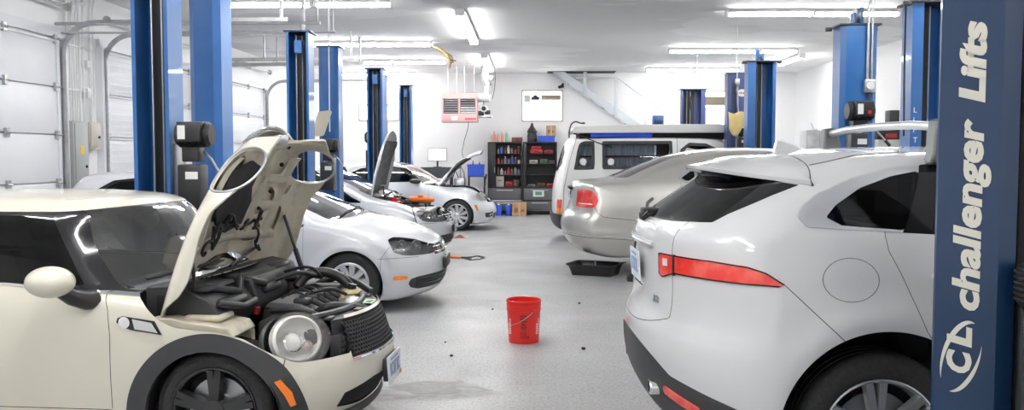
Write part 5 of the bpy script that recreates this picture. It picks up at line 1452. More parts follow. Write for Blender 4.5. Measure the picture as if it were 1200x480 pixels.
def build_van():
    car = thing('camper_van', 'white camper van with a lifted roof and curtained windows behind the silver saloon', 'van', (1.35, 17.42, 0))
    prof = [(-.55, .30), (-.80, .28), (-.88, .36), (-.90, .55), (-.895, .80), (-.885, 1.0), (-.82, 1.30), (-.745, 1.60), (-.655, 1.86), (-.60, 1.925), (-.50, 1.955), (.5, 1.97), (2.1, 1.96), (2.4, 1.92), (2.62, 1.78), (3.2, 1.15), (3.45, 1.02), (3.70, .90), (3.78, .6), (3.74, .32), (3.4, .28)]
    wt = smooth_table([(.2, .88), (.4, .91), (.8, .92), (1.1, .915), (1.3, .90), (1.6, .865), (1.9, .815), (2.1, .76)], sig=10)
    sh = Shell(prof, lambda x, z: wt(z), .92, (.3, 2.6), (.13, 3.0), 1.4, lambda x, z: .04, h=.03, r=.05)
    for wx in (0, 2.9): sh.cut(c_and(c_circ(wx, .33, .36), c_gt(1, .5)))
    W_ = [c_poly([(-.545, 1.35), (-.515, 1.35), (-.44, 1.80), (-.36, 1.88), (-.155, 1.88), (-.13, 1.85), (-.13, 1.375), (-.16, 1.35)], it=1), c_poly([(.01, 1.36), (.01, 1.88), (1.31, 1.885), (1.32, 1.36)], it=0), c_poly([(1.45, 1.33), (1.46, 1.86), (2.1, 1.83), (2.6, 1.33)], it=1)]
    wins = []; seals = []
    for f in W_:
        w_ = sh.cut(c_and(f, c_gt(1, .4))); se, w_ = sh.cut(lambda p: -.055-f(p), w_); wins.append(w_); seals.append(se)
    rwin = sh.cut(c_and(c_lt(0, -.5), c_poly([(-.66, 1.32), (.66, 1.32), (.58, 1.80), (-.58, 1.80)], (1, 2), 1)))
    ws = sh.cut(c_and(c_gt(0, 2.3), c_poly([(-.74, 1.2), (.74, 1.2), (.62, 1.78), (-.62, 1.78)], (1, 2), 1)))
    tail = sh.cut(c_and(c_lt(0, -.74), c_gt(1, .745), lambda p: np.abs(p[:, 2]-.665)-.135))
    amb, tail = sh.cut(c_lt(2, .635), tail)
    gap = []; gap2 = []
    for pl in ([(-.72, .55), (-.70, 1.0), (-.60, 1.5), (-.47, 1.92)], [(1.40, .4), (1.40, 1.92)]) : gap += sh.line(c_signed(pl), c_and(c_line(pl, .05), c_gt(1, .4)), .004)
    bump = sh.cut(c_and(c_lt(2, .52), c_lt(0, -.40)))
    sh.obj('body', [(sh.F, VAN_P), (gap, GAP), (gap2, GAP)], car, inner=INNER)
    sh.obj('bumper', [(bump, TRIM2)], car, push=.045, thick=.02)
    sh.obj('rear_window', [(rwin, G_DARK)], car, thick=0); sh.obj('windshield', [(ws, G_SCREEN)], car, thick=0)
    cur = pbr('grey_blue_curtain', (.50, .56, .64), .85)
    for s in (1, -1):
        for k in range(3):
            so = sh.obj('window_seal', [(seals[k], TRIM)], car, mirror=False, side=s, push=.006, thick=.015)
            sh.obj('window_pane', [(wins[k], G_VAN)], so, mirror=False, side=s, thick=0)
            if k < 2:
                x0, x1 = ((-.52, -.14), (.02, 1.0))[k]
                c = M(cur); c.grid(lambda u, v: (x0+(x1-x0)*u, s*(.70+.025*math.sin(u*(x1-x0)*75)), 1.33+.53*v), int(90*(x1-x0))+8, 2); c.build('curtain', so)
                b_ = M(TRIM); b_.tube([(x, s*(sh.width(x, 1.60)-.05), 1.60) for x in np.linspace(x0+.02, (x1, 1.26)[k]-.0, 6)], .018, 6); b_.build('window_rail', so)
                xx = ((-.345, .17))[k]; y = s*(sh.width(xx, 1.46)+.010)
                M(WHITE).lathe([(0, .004*s), (.062, .004*s), (.064, 0)], c=(xx, y, 1.50), axis='y', seg=24).build('round_sticker', so)
        tl = sh.obj('tail_light', [(tail, RED_L), (amb, AMBER)], car, mirror=False, side=s, push=.006, thick=.02)
    pt = M(VAN_P)
    sec = [(-.54, 2.03), (-.56, 2.09), (-.50, 2.155), (.2, 2.185), (1.6, 2.20), (2.35, 2.19), (2.62, 2.14), (2.70, 2.07), (2.68, 2.04)]
    pt.prism(sec, -.80, .80); pto = pt.build('pop_up_roof', car, bevel=.03)
    tent = pbr('blue_canvas', (.02, .07, .55), .8)
    t2 = M(DARK).box(-.40, 2.5, -.62, .62, 1.93, 2.04); t2.build('roof_opening', pto)
    t3 = M(tent); t3.grid(lambda u, v: (-.2+1.15*u, -.765+.008*math.sin(u*40), 1.955+.08*v), 40, 1); t3.build('canvas_side', pto)
    hs = M(BLACKP); hs.tube([(x_, y_, z_) for (x_, z_), (y_, _) in zip(chaikin([(-.60, 1.95), (-.59, 2.12), (-.55, 2.22), (-.47, 2.255), (-.40, 2.22), (-.33, 2.215)], 2, False), chaikin([(-.66, 0), (-.68, 0), (-.70, 0), (-.70, 0), (-.70, 0), (-.70, 0)], 2, False))], .014, 8); hs.ball((-.33, -.70, 2.22), .035, .025, .02, 12, 8); hs.tube([(-.52, -.74, 2.03), (-.30, -.80, 1.95), (-.1, -.9, 1.86), (.2, -.90, 1.76)], .012, 6)
    hs.build('cable', car)
    wells(car, (0, 2.9), .33, .37, .55, .90)
    add_wheels(car, (0, 2.9), .92, .33, .205, .21, 'cap', STEEL, inset=.04)
    M(DARK).box(-.6, 3.2, -.8, .8, .5, .55).build('cabin_floor', car)
build_van()
# ------------------------------------------------------------------ two-post lift columns
def c_section(w, d, ll, lr, c=.055, t=.014):
    return [(-w, -d), (-w+ll, -d), (-w+ll, -d+t), (-w+t, -d+t), (-w+t, d-c-t*.4), (-w+c+t*.4, d-t), (w-c-t*.4, d-t), (w-t, d-c-t*.4), (w-t, -d+t), (w-lr, -d+t), (w-lr, -d), (w, -d), (w, d-c), (w-c, d), (-w+c, d), (-w, d-c)]
def power_unit(parent, x, y, z, flip=1, red=False, s=1.0, hose=False):
    """electric motor over a tall oil tank, hung on the column face at local (x, y), tank foot at z"""
    b = M(BLACKP)
    b.rbox(x-.10*s, x+.09*s, y-.20*s, y, z, z+.42*s, .02)
    tank = b.build('oil_tank', parent)
    mt = M(BLACKP); mt.lathe([(0, -.14*s), (.085*s, -.14*s), (.095*s, -.12*s), (.095*s, .12*s), (.085*s, .14*s), (0, .14*s)], c=(x+.02*flip, y-.11*s, z+.66*s), axis='x', seg=24)
    for k in range(9): mt.lathe([(.096*s, -.012*s), (.106*s, -.008*s), (.106*s, .008*s), (.096*s, .012*s)], c=(x+.02*flip+(-.11+.0275*k)*s, y-.11*s, z+.66*s), axis='x', seg=20)
    mt.rbox(x-.07*s, x+.07*s, y-.17*s, y-.03*s, z+.44*s, z+.56*s, .01)
    mo = mt.build('motor', parent)
    bx = M(BLACKP).rbox(x+.02*flip-.09*s, x+.02*flip+.09*s, y-.27*s, y-.18*s, z+.60*s, z+.76*s, .008).build('switch_box', mo)
    M(pbr('red_switch', (.6, .03, .03), .4) if 'red_switch' not in MATS else MATS['red_switch']).box(x+.05*s, x+.085*s, y-.275*s, y-.269*s, z+.62*s, z+.66*s).build('push_button', bx) if red else None
    M(WHITE).box(x-.06*s, x-.0*s, y-.273*s, y-.2705*s, z+.62*s, z+.73*s).build('rating_label', bx)
    M(WHITE).box(x-.03*s, x+.07*s, y-.2015*s, y-.2*s, z+.30*s, z+.36*s).build('tank_label', tank)
    M(STEEL).tube([(x+.09*s, y-.10*s, z+.52*s), (x+.17*s, y-.16*s, z+.46*s), (x+.26*s, y-.22*s, z+.34*s)], .010, 8).mat(BLACKP).cyl((x+.26*s, y-.22*s, z+.34*s), (x+.30*s, y-.25*s, z+.28*s), .018, .018, 10).build('lowering_lever', mo)
    if not hose: return
    h = M(BLACKP); h.tube([(x-.02, y-.05, z+.5*s), (x-.14*s, y-.03, z+.5*s), (x-.16*s, y-.02, z+.9*s), (x-.16*s, y-.02, z+1.4*s)], .011, 8); h.build('hydraulic_hose', mo)
def lift_column(X, Y, H, open_, label, paint=BLUE, w=.14, d=.17, ll=.03, lr=.03, group=None, cap='plain', carriage=.30):
    t = thing('car_lift_post', label, 'lift post', (X, Y, 0), 0 if open_ else PI)
    M(paint).prism(c_section(w, d, ll, lr), .02, H, 'z').build('column', t, smooth=20)
    M(paint).rbox(-w-.06, w+.06, -d-.06, d+.08, 0, .022, .006).build('base_plate', t)
    tp = M(BLUE_D if cap == 'plain' else TRIM); tp.rbox(-w-.03, w+.03, -d-.02, d+.02, H, H+.022, .005)
    if cap == 'pulley':
        tp.rbox(-w-.09, -w-.02, -d-.02, -d+.03, H-.03, H+.015, .006); tp.rbox(w+.02, w+.09, -d-.02, -d+.03, H-.03, H+.015, .006)
    tpo = tp.build('top_plate', t)
    if cap == 'pulley':
        q = M(paint); q.rbox(-.07, -.03, -.03, .05, H+.02, H+.22, .006); q.rbox(.02, .06, -.03, .05, H+.02, H+.16, .006)
        q.mat(STEEL).lathe([(0, -.02), (.09, -.02), (.07, 0), (.09, .02), (0, .02)], c=(-.05+.045, .0, H+.13), axis='x', seg=20); q.build('pulley', tpo)
    M(BLACKP).box(-w*.62, w*.18, d-.075, d-.065, .05, H-.02).build('channel_liner', t)
    x0 = (-w+ll+w-lr)/2-w*.2
    for dx, r in ((-.035, .009), (.045, .007)):
        M(STEEL).cyl((x0+dx, .02, .1), (x0+dx, .02, H-.01), r, r, 8).build('lift_cable', t)
    c = M(paint); c.box(-w+.03, w-lr-.01, -d+.03, .05, carriage, carriage+.62); c.rbox(-w+ll+.015, w-lr-.02, -d-.09, -d+.04, carriage, carriage+.16, .01)
    co = c.build('carriage', t)
    q = M(paint); q.box(w*.05-.045, w*.05+.045, -d+.01, -d+.09, H-.26, H-.10)
    if cap == 'plain' and paint is BLUE: q.build('safety_latch_box', t)
    return t, co
C = {}
A = -2.90
C['p1'] = lift_column(A, 6.95, 3.15, True, 'blue lift post with open dark channel and a black motor, behind the cream car roof')
C['p2'] = lift_column(-2.89, 8.05, 3.15, False, 'solid blue lift post side by side with the open-channelled post nearest the cream car')
C['p3'] = lift_column(A, 11.30, 3.15, True, 'blue lift post with open dark channel, second one, rising above the white hatchback')
C['p4'] = lift_column(-2.86, 12.80, 3.15, False, 'solid blue lift post with a white pipe down its face, beside the silver hatchback')
C['p5'] = lift_column(-2.76, 16.05, 3.15, True, 'blue lift post with open channel just behind the upright silver bonnet')
C['p5b'] = lift_column(-2.93, 17.35, 3.15, False, 'mostly hidden solid blue lift post behind the open one by the upright bonnet')
C['p6'] = lift_column(-2.90, 21.00, 3.25, True, 'farthest blue lift post of the row, behind the pale rounded coupe')
C['r2'] = lift_column(3.97, 9.00, 3.10, True, 'tall blue lift post lettered LIFT down its edge, over the SUV roof', w=.215, d=.15, ll=.11, lr=.06, cap='pulley')
C['r3'] = lift_column(3.80, 10.50, 3.10, False, 'solid bright blue lift post with a grey switch box and conduits on it', w=.21, d=.15, cap='pulley')
C['r4'] = lift_column(3.76, 14.65, 3.12, True, 'light blue lift post with pulley on top, standing behind the silver saloon roof', w=.225, d=.15, ll=.13, lr=.05, cap='pulley')
C['r5'] = lift_column(3.77, 16.18, 3.07, False, 'indigo lift post with an oval white badge and a yellow cloth', paint=BLUE_P, w=.21, d=.15, cap='plain')
C['r6'] = lift_column(3.72, 20.40, 3.10, True, 'farthest indigo lift post, seen over the white camper van roof', paint=BLUE_P, w=.27, d=.15, lr=.10)
# rotated columns: local -y points away from the camera, so the face towards it is local +y
def unit_on(key, x, z, red=False, s=1.0):
    t = C[key][0]; y = .17 if key[0] == 'p' else .15
    u = bpy.data.objects.new('power_unit', None)
    mb = M(GALV).rbox(-.09, .09, -.02, 0, 0, .5*s, .004)
    o = mb.build('power_unit', t, (x, y, z), (0, 0, PI))
    bpy.data.objects.remove(u)
    power_unit(o, 0, -.02, 0, 1, red, s)
unit_on('p4', -.02, 1.12, False, .95); unit_on('r3', .06, 1.42, True, 1.05); unit_on('r5', -.02, 1.60, False, .8); unit_on('p5b', .1, 1.3)
side_o = M(GALV).rbox(.14, .22, -.10, -.05, 1.25, 1.70, .004).build('power_unit', C['p1'][0])
power_unit(side_o, .30, -.02, 1.14, 1, False, .95)
# R3: switch box, conduits
t3 = C['r3'][0]
b = M(GALV).rbox(-.16, -.04, .152, .215, 2.33, 2.48, .008).build('switch_box', t3)
M(PVCW).lathe([(0, 0), (.045, 0), (.045, .02), (0, .022)], c=(-.10, .215, 2.405), axis='y', seg=20).build('rotary_switch', b)
M(GALV).tube([(-.08, .18, 2.48), (-.08, .18, 3.30), (-.12, .18, 3.45), (-.30, .1, 3.62), (-.30, .1, ZC)], .016, 10).build('conduit', t3)
M(GALV).tube([(-.125, .18, 2.48), (-.125, .18, ZC)], .012, 10).build('conduit', t3)
M(BLACKP).tube([(-.10, .18, 2.33), (-.10, .19, 2.1), (-.06, .20, 1.95), (-.04, .22, 1.92)], .014, 8).build('cable', t3)
M(PVCW).tube([(-.02, .165, 1.95), (-.02, .165, 2.6), (-.02, .165, 3.1), (-.02, .165, ZC)], .012, 8).build('conduit', C['p4'][0])
M(PVCW).tube([(.06, .165, 2.75), (.06, .165, ZC)], .011, 8).build('conduit', C['r5'][0])
# R2 lettering, red tool-like box
for i, ch in enumerate('LIFT'):
    text_mesh(ch, .075, WHITE, 'lettering', C['r2'][0], (-.185, -.152, 2.03-.098*i), (PI/2, 0, 0), .001)
M(BLACKP).tube([(-.235-.03, -.1, 3.1), (-.235-.03, -.1, 2.5), (-.235-.02, -.1, 1.8)], .010, 8).build('cable', C['r2'][0])
# R5: oval badge, dark box, flexible conduit, cloth
t5 = C['r5'][0]
o = M(WHITE).lathe([(0, .003), (.075, .003), (.077, 0)], c=(-.04, .152, 2.73), axis='y', seg=32, sx=1.25, sy=.85).build('oval_badge', t5)
rm = M(pbr('badge_red', (.5, .10, .10), .5))
for k in range(5): rm.box(-.04-.055+.024*k, -.04-.055+.024*k+.015, .1555, .157, 2.712-.006*(k % 2), 2.748)
rm.build('badge_lettering', o)
bx = M(GALV).rbox(.02, .10, .152, .21, 2.86, 2.98, .008).build('junction_box', t5)
M(BLACKP).tube([(.10, .19, 2.9), (.13, .2, 2.6), (.08, .24, 2.3), (.0, .26, 2.1), (-.05, .24, 2.0)], .015, 8).build('cable', bx)
M(GALV).tube([(.05, .18, 2.86), (.05, .2, 2.5), (.03, .22, 2.3)], .014, 8).build('conduit', bx)
cl = M(pbr('yellow_cloth', (.70, .55, .25), .9))
def clf(u, v):
    x = 3.50+.46*u; z = 2.38-.10*u*u-.40*v*(.62+.38*math.sin(u*5+.3)); return (x, 15.74-.07*math.sin(v*PI*.5)-.02*math.sin(u*16+v*3), z-.03*math.sin(u*9))
cl.grid(clf, 22, 10); clo = cl.build('yellow_cloth', None)
md = clo.modifiers.new('t', 'SOLIDIFY'); md.thickness = .008
tag(clo, 'crumpled yellow cloth hung over the motor of the oval badge post', 'cloth')
# R6: hoses
M(BLACKP).tube([(-.10, -.17, 2.95), (-.06, -.20, 2.7), (.0, -.2, 2.2), (.02, -.2, 1.7)], .030, 10).build('hydraulic_hose', C['r6'][0])
M(PVCW).tube([(-.30, -.1, 2.2), (-.30, -.1, 3.2), (-.28, -.1, 3.36), (.0, -.05, 3.2), (.08, 0, 3.2)], .012, 8).build('conduit', C['r6'][0])
M(PVCW).cyl((.1, 0, 3.12), (.1, 0, ZC), .012, .012, 8).build('conduit', C['r6'][0])
# lift arms that carry the silver saloon
for key, tips in (('r3', [(2.20, 11.98), (4.70, 11.98)]), ('r4', [(2.20, 13.22), (4.70, 13.22)])):
    t, co = C[key]
    inv = Matrix.Rotation(-t.rotation_euler.z, 4, 'Z') @ Matrix.Translation(-Vector(t.location))
    for tx, ty in tips:
        sx_ = t.location.x+(.1 if tx > t.location.x else -.1); sy_ = t.location.y+(.24 if key == 'r3' else -.24)
        m = M(BLUE); m.tf = inv
        dv = Vector((tx-sx_, ty-sy_, 0)); L = dv.length; dv.normalize(); n_ = Vector((-dv.y, dv.x, 0))*.05; a = Vector((sx_, sy_, .14))
        q = [a-n_, a+n_, a+n_+dv*L, a-n_+dv*L]
        m.add([tuple(v) for v in q]+[tuple(v+Vector((0, 0, .08))) for v in q], [(0, 3, 2, 1), (4, 5, 6, 7), (0, 1, 5, 4), (1, 2, 6, 5), (2, 3, 7, 6), (3, 0, 4, 7)])
        m.cyl((tx, ty, .22), (tx, ty, .262), .05, .06, 16)
        m.build('swing_arm', t)
# ---- the big lettered post in front of the SUV
def big_post():
    t = thing('car_lift_post', 'dark blue lift post with big cream lettering, close in front of the white SUV', 'lift post', (1.655, 3.30, 0), R(-25))
    sec = [(-.140, -.10), (-.134, -.112), (.065, -.112), (.080, -.106), (.122, -.078), (.125, .12), (-.10, .12), (-.140, .08)]
    M(BLUE_D).prism(sec, .0, 3.15, 'z').build('column', t, smooth=20)
    b = M(DARK); b.prism([(.126, -.060), (.55, -.060), (.55, .12), (.126, .12)], 0, 3.15, 'z'); b.build('channel_cover', t)
    M(BLUE_D).rbox(-.2, .6, -.2, .2, 0, .02, .005).build('base_plate', t)
    M(BLUE_D).rbox(-.16, .57, -.14, .15, 3.15, 3.17, .005).build('top_plate', t)
    m = M(BLACKP); m.lathe([(0, 0), (.075, 0), (.085, .02), (.085, .14), (.0, .14)], c=(.205, -.135, 1.08), axis='z', seg=28)
    for k in range(6): m.lathe([(.085, -.006), (.092, -.004), (.092, .004), (.085, .006)], c=(.205, -.135, 1.105+.019*k), axis='z', seg=28)
    mo = m.build('motor', t)
    M(TRIM).rbox(.135, .33, -.235, -.056, .55, 1.075, .018).build('oil_tank', t)
    # lettering, read upwards
    y = -.1135
    def up(txt, size, z, width, x=.0, shear=.18, bold=.005, dx=0.0):
        x = .005-dx
        return text_mesh(txt, size, LETTER, 'lettering', t, (x, y, z), (PI/2, -PI/2, 0), .0008, shear, width, bold)
    up('challenger', .118, 1.045, .690, bold=.0045); up('Lifts', .108, 1.79, .290, bold=.0055)
    up('C', .105, .815, .085, dx=.02); up('L', .105, .91, .075, dx=.02)
    sw = M(LETTER)
    def arc(cx, cz, a, b, t0, t1, w0, rot):
        vs = []
        n = 26
        for i in range(n+1):
            th = t0+(t1-t0)*i/n; w_ = w0*math.sin(PI*i/n)+.0006
            for r in (1, 1-w_/a):
                px, pz = a*r*math.cos(th), b*r*math.sin(th); vs.append((cx+px*math.cos(rot)-pz*math.sin(rot), y, cz+px*math.sin(rot)+pz*math.cos(rot)))
        sw.add(vs, [(2*i, 2*i+1, 2*i+3, 2*i+2) for i in range(n)])
    arc(-.045, .875, .062, .135, R(75), R(225), .014, R(-12)); arc(-.045, .875, .062, .135, R(265), R(385), .012, R(-12))
    sw.build('logo_swoosh', t, fix=False)
big_post()
# ------------------------------------------------------------------ things on the floor
def bucket():
    red = pbr('red_plastic', (.72, .018, .012), .38, coat=.2)
    t = thing('bucket', 'red plastic bucket standing alone on the speckled floor of the aisle', 'bucket', (-.045, 7.62, 0))
    m = M(red); m.lathe([(0, .004), (.118, .004), (.128, .0), (.131, .006), (.133, .05), (.145, .278), (.151, .280), (.151, .292), (.1465, .294), (.147, .318), (.152, .320), (.152, .330), (.147, .332), (.148, .352), (.153, .354), (.153, .366), (.149, .370), (.144, .366),
               (.141, .29), (.128, .02), (0, .014)], seg=48)
    m.build('bucket_body', t, smooth=40)
    h = M(STEEL); pts = []
    for k in range(25):
        a = PI*k/24; q_ = Matrix.Rotation(-R(55), 3, 'Z') @ Vector((.155*math.cos(a), -.162*math.sin(a), .285-.125*math.sin(a))); pts.append(tuple(q_))
    h.tube(pts, .0028, 6); ho = h.build('wire_handle', t)
    M(WHITE).cyl((-.025, -.158, .158), (.025, -.158, .158), .011, .011, 12).build('handle_grip', ho) if False else None
    for s in (1, -1): lg = M(red); lg.tf = Matrix.Rotation(-R(55), 4, 'Z'); lg.rbox(s*.152-.010, s*.152+.010, -.016, .016, .272, .300, .006); lg.build('handle_lug', ho)
    def wrap(mb, a0, a1, z0, z1, off=.0012):
        n = 6; vs = []
        for i in range(n+1):
            a = a0+(a1-a0)*i/n
            for z in (z0, z1): r = .133+(z-.05)*(.012/.228)+off; vs.append((r*math.cos(a), r*math.sin(a), z))
        mb.add(vs, [(2*i, 2*i+2, 2*i+3, 2*i+1) for i in range(n)])
    b = M(pbr('dark_print', (.16, .01, .012), .5)); c = R(-90)
    for k, (w, h_) in enumerate(((.20, .014), (.22, .012), (.20, .010), (.12, .012))): wrap(b, c-w, c+w, .235-.022*k, .235-.022*k+h_)
    for k in range(10):
        a = 2*PI*k/10; a_ = c+.15*math.cos(a); z_ = .145+.020*math.sin(a); wrap(b, a_-.035, a_+.035, z_-.005, z_+.005)
    wrap(b, c-.10, c+.10, .138, .150)
    for k in range(6): wrap(b, c-.23, c+.23-.06*(k % 2), .052+.011*k, .052+.011*k+.004)
    wrap(b, c+.24, c+.34, .050, .072)
    b.build('print', t, fix=False)
    wt = M(WHITE)
    for a0 in (R(-32), R(-150)):
        for j in range(2):
            z = .08
            for k in range(7):
                l = .012+.006*((k*3+j) % 3); wrap(wt, a0-.13+.16*j, a0-.13+.16*j+.11, z, z+l*.75); z += l+.002
    wt.build('slogan_print', t, fix=False)
bucket()
def drain_pan():
    t = thing('drain_pan', 'black rectangular oil drain pan on the floor beneath the silver saloon tail', 'drain pan', (.90, 12.02, 0), R(-24))
    m = M(BLACKP)
    def ring(w, d, z, r=.06):
        p = []
        for cx, cy, a0 in ((w-r, d-r, 0), (-w+r, d-r, 90), (-w+r, -d+r, 180), (w-r, -d+r, 270)):
            for k in range(5): a = R(a0+22.5*k); p.append((cx+r*math.cos(a), cy+r*math.sin(a), z))
        return p
    rs = [ring(.28, .20, 0), ring(.315, .24, .12), ring(.345, .265, .145), ring(.345, .265, .155), ring(.325, .245, .15), ring(.30, .225, .12), ring(.27, .19, .012)]
    vs = [v for r in rs for v in r]; n = 20
    m.add(vs, [(i*n+k, i*n+(k+1) % n, (i+1)*n+(k+1) % n, (i+1)*n+k) for i in range(len(rs)-1) for k in range(n)]+[tuple(range(n))[::-1], tuple(range((len(rs)-1)*n, len(rs)*n))])
    m.build('pan_body', t)
    f = M(BLACKP); f.prism([(.34, .16), (.42, .175), (.42, .19), (.34, .178)], -.05, .05); f.build('pour_spout', t)
    M(pbr('dark_oil', (.03, .022, .012), .08)).box(-.25, .25, -.17, .17, .02, .03).build('oil', t)
    g = thing('measuring_rod', 'slim grey rod standing upright in the black drain pan', 'rod', (.90, 12.0, .031))
    M(GALV).cyl((0, 0, 0), (0, 0, .17), .011, .011, 10).build('rod_shaft', g); M(GALV).cyl((0, 0, 0), (0, 0, .01), .03, .03, 12).build('foot', g)
drain_pan()
b = M(BLACKP).rbox(1.26, 1.42, 11.30, 11.42, 0, .075, .012); b.mat(RUBBER).rbox(1.28, 1.40, 11.32, 11.40, .075, .09, .006)
tag(b.build('rubber_block'), 'black rubber lift block on the floor beside the drain pan', 'block')
# torch tool with curly lead by the white hatchback
t = thing('inspection_lamp', 'orange handled inspection lamp with a dark lead on the floor by the white hatchback nose', 'lamp', (-1.12, 13.85, 0), R(-8))
M(ORANGE).tube([(-.20, 0, .02), (-.10, 0, .022), (.02, 0, .02), (.06, 0, .018)], [.013, .019, .019, .013], 12).build('handle', t)
M(BLACKP).tube([(.06, 0, .018), (.14, .0, .018), (.22, .03, .014)], [.015, .013, .008], 10).build('lamp_head', t)
M(BLACKP).tube([(.26+.15*math.cos(a)*(1-.03*a), .02+.30*math.sin(a)*(1-.04*a), .010+.004*math.sin(5*a)) for a in np.linspace(0, 11, 70)], .007, 6).build('lead', t)
t = thing('rag', 'small rust brown oily rag on the floor near the pale coupe front wheel', 'rag', (-1.34, 17.35, 0))
M(pbr('rusty_rag', (.28, .10, .06), .8)).grid(lambda u, v: (-.14+.28*u, -.09+.18*v, .045*math.sin(u*PI)*math.sin(v*PI)*(1+.6*math.sin(u*11+v*7))+.002), 18, 12).build('cloth', t)
M(WHITE).rbox(.06, .16, -.04, .03, .0, .03, .01).build('white_corner', t)
for i, (x, y, r) in enumerate(((.452, 7.30, .018), (-.62, 7.02, .014), (-.10, 8.0, .010), (.02, 8.6, .009), (-1.35, 8.05, .010), (-.72, 7.55, .009), (.55, 9.6, .012), (-.38, 9.2, .010))):
    bm = bmesh.new(); bmesh.ops.create_icosphere(bm, subdivisions=2, radius=r)
    for v in bm.verts: v.co *= 1+.35*math.sin(v.co.x*400+i)*math.cos(v.co.y*300+i*2); v.co.z = max(v.co.z*.7+r*.55, .0)
    tag(M(DARK).bm(bm).build('dirt_crumb', None, (x, y, 0)), 'black crumb of dirt lying loose on the speckled aisle floor', 'dirt', 'dirt crumbs on the aisle floor')
def blob(name, cx, cy, rx, ry, m, z, seed, amp=.22):
    rnd = random.Random(seed); ph = [rnd.uniform(0, 6) for _ in range(5)]
    vs = [(cx, cy, z)]; n = 64
    for k in range(n):
        a = 2*PI*k/n; q = 1+amp*(.5*math.sin(2*a+ph[0])+.35*math.sin(3*a+ph[1])+.3*math.sin(5*a+ph[2])+.2*math.sin(9*a+ph[3])); vs.append((cx+rx*q*math.cos(a), cy+ry*q*math.sin(a), z))
    return M(m).add(vs, [(0, 1+k, 1+(k+1) % n) for k in range(n)]).build(name, fix=False)
tag(blob('dried_spill', -.66, 6.0, .34, .30, pbr('whitish_residue', (.40, .40, .40), .7, noise=(9, (.30, .30, .30), .42, .62)), .0012, 3, .3), 'whitish dried splash ring on the floor by the cream car bumper', 'stain')
tag(blob('puddle', -.70, 6.05, .25, .16, pbr('wet_floor', (.20, .20, .195), .5, noise=(20, (.26, .26, .26), .4, .7)), .0022, 5), 'shallow wet puddle inside the whitish splash by the cream car bumper', 'puddle')
# ------------------------------------------------------------------ along the back wall
YC = 24.25
def cabinet(x0, label, sign):
    t = thing('metal_cabinet', label, 'cabinet', (x0, YC, 0)); W_ = .93; D = .50; H = 1.99
    b = M(BLACKP); b.box(0, .02, 0, D, .08, H); b.box(W_-.02, W_, 0, D, .08, H); b.box(.02, W_-.02, D-.015, D, .08, H); b.box(0, W_, 0, D, H-.025, H); b.box(0, W_, 0, D, .08, .105); b.box(.02, W_-.02, 0, D, .735, .76)
    for x in (.0, W_-.08):
        for y in (.0, D-.08): b.box(x, x+.08, y, y+.08, 0, .08)
    b.build('carcass', t)
    for z in (1.08, 1.38, 1.66): M(BLACKP).box(.02, W_-.02, .03, D-.015, z, z+.018).build('shelf', t)
    gd = pbr('drawer_grey', (.12, .125, .13), .45) if 'drawer_grey' not in MATS else MATS['drawer_grey']
    for z0, z1 in ((.40, .725), (.115, .375)):
        d = M(gd).rbox(.03, W_-.03, -.022, .02, z0, z1, .006).build('drawer', t)
        M(ALLOY).tube([(.25, -.022, z1-.05), (.25, -.045, z1-.05), (W_-.25, -.045, z1-.05), (W_-.25, -.022, z1-.05)], .007, 6).build('drawer_handle', d)
    if sign: 
        M(WHITE).box(.28, .58, -.028, -.0225, .50, .68).build('drawer_card', d)
        M(pbr('green_print', (.10, .35, .18), .5)).box(.34, .52, -.030, -.0282, .54, .64).build('card_print', d)
    else: M(ALLOY).rbox(.0, W_, -.03, -.0, .375, .40, .004).build('drawer_rail', t)
    dr = M(BLACKP)
    if sign == 0: dr.rbox(.02, .22, -.02, .0, .76, H-.03, .006); dr.mat(ALLOY).cyl((.19, -.03, 1.15), (.19, -.03, 1.3), .008, .008, 8)
    else: dr.rbox(.02, .10, -.02, .0, .76, H-.03, .006)
    dr.build('cabinet_door', t)
cabinet(-1.13, 'open black metal cabinet with bottles on top, the one nearer the pale coupe', 0)
cabinet(-.17, 'open black metal cabinet with red cases inside, beside the camper van', 1)
rnd = random.Random(11)
def bottle(x, y, z, r, h, m, label, group=None, cap=WHITE):
    t = thing('bottle', label, 'bottle', (x, y, z), 0, group)
    M(m).lathe([(0, 0), (r, 0), (r, h*.62), (r*.85, h*.74), (r*.34, h*.84), (r*.34, h*.93), (0, h*.93)], seg=16).build('bottle_body', t)
    M(cap).lathe([(0, h*.90), (r*.42, h*.90), (r*.42, h), (0, h)], seg=12).build('cap', t)
BP = [pbr('pink_fluid', (.70, .33, .30), .3), pbr('clear_jug', (.66, .64, .60), .3), pbr('green_fluid', (.30, .58, .32), .3), pbr('pale_orange_fluid', (.74, .48, .34), .3)]
for i, (x, k, h, l) in enumerate(((-1.07, 1, .26, 'clear spray bottle on top of the black cabinet, at its end over the pale coupe'), (-.96, 0, .29, 'pink bottle on top of the black cabinet, next to the clear spray bottle'), (-.85, 3, .25, 'pale orange bottle on top of the black cabinet, between two pink ones'), (-.74, 0, .30, 'pink bottle on top of the black cabinet, next to the green one'), (-.62, 2, .31, 'green bottle on top of the black cabinet'))):
    bottle(x, YC+.18, 1.99, .045, h, BP[k], l, None, [WHITE, ORANGE, WHITE, WHITE, WHITE][i])
def tool_case(x, y, z, w, d, h, m, label):
    t = thing('tool_case', label, 'tool case', (x, y, z))
    c = M(m).rbox(-w/2, w/2, -d/2, d/2, 0, h, .015).build('case_shell', t)
    M(BLACKP).tube([(-w*.2, -d/2, h*.6), (-w*.2, -d/2-.03, h*.6), (w*.2, -d/2-.03, h*.6), (w*.2, -d/2, h*.6)], .010, 6).build('handle', t)
tool_case(-.33, YC+.2, 1.99, .30, .22, .13, pbr('brown_case', (.20, .08, .06), .5), 'small brown case on top of the cabinets, beside the green bottle')
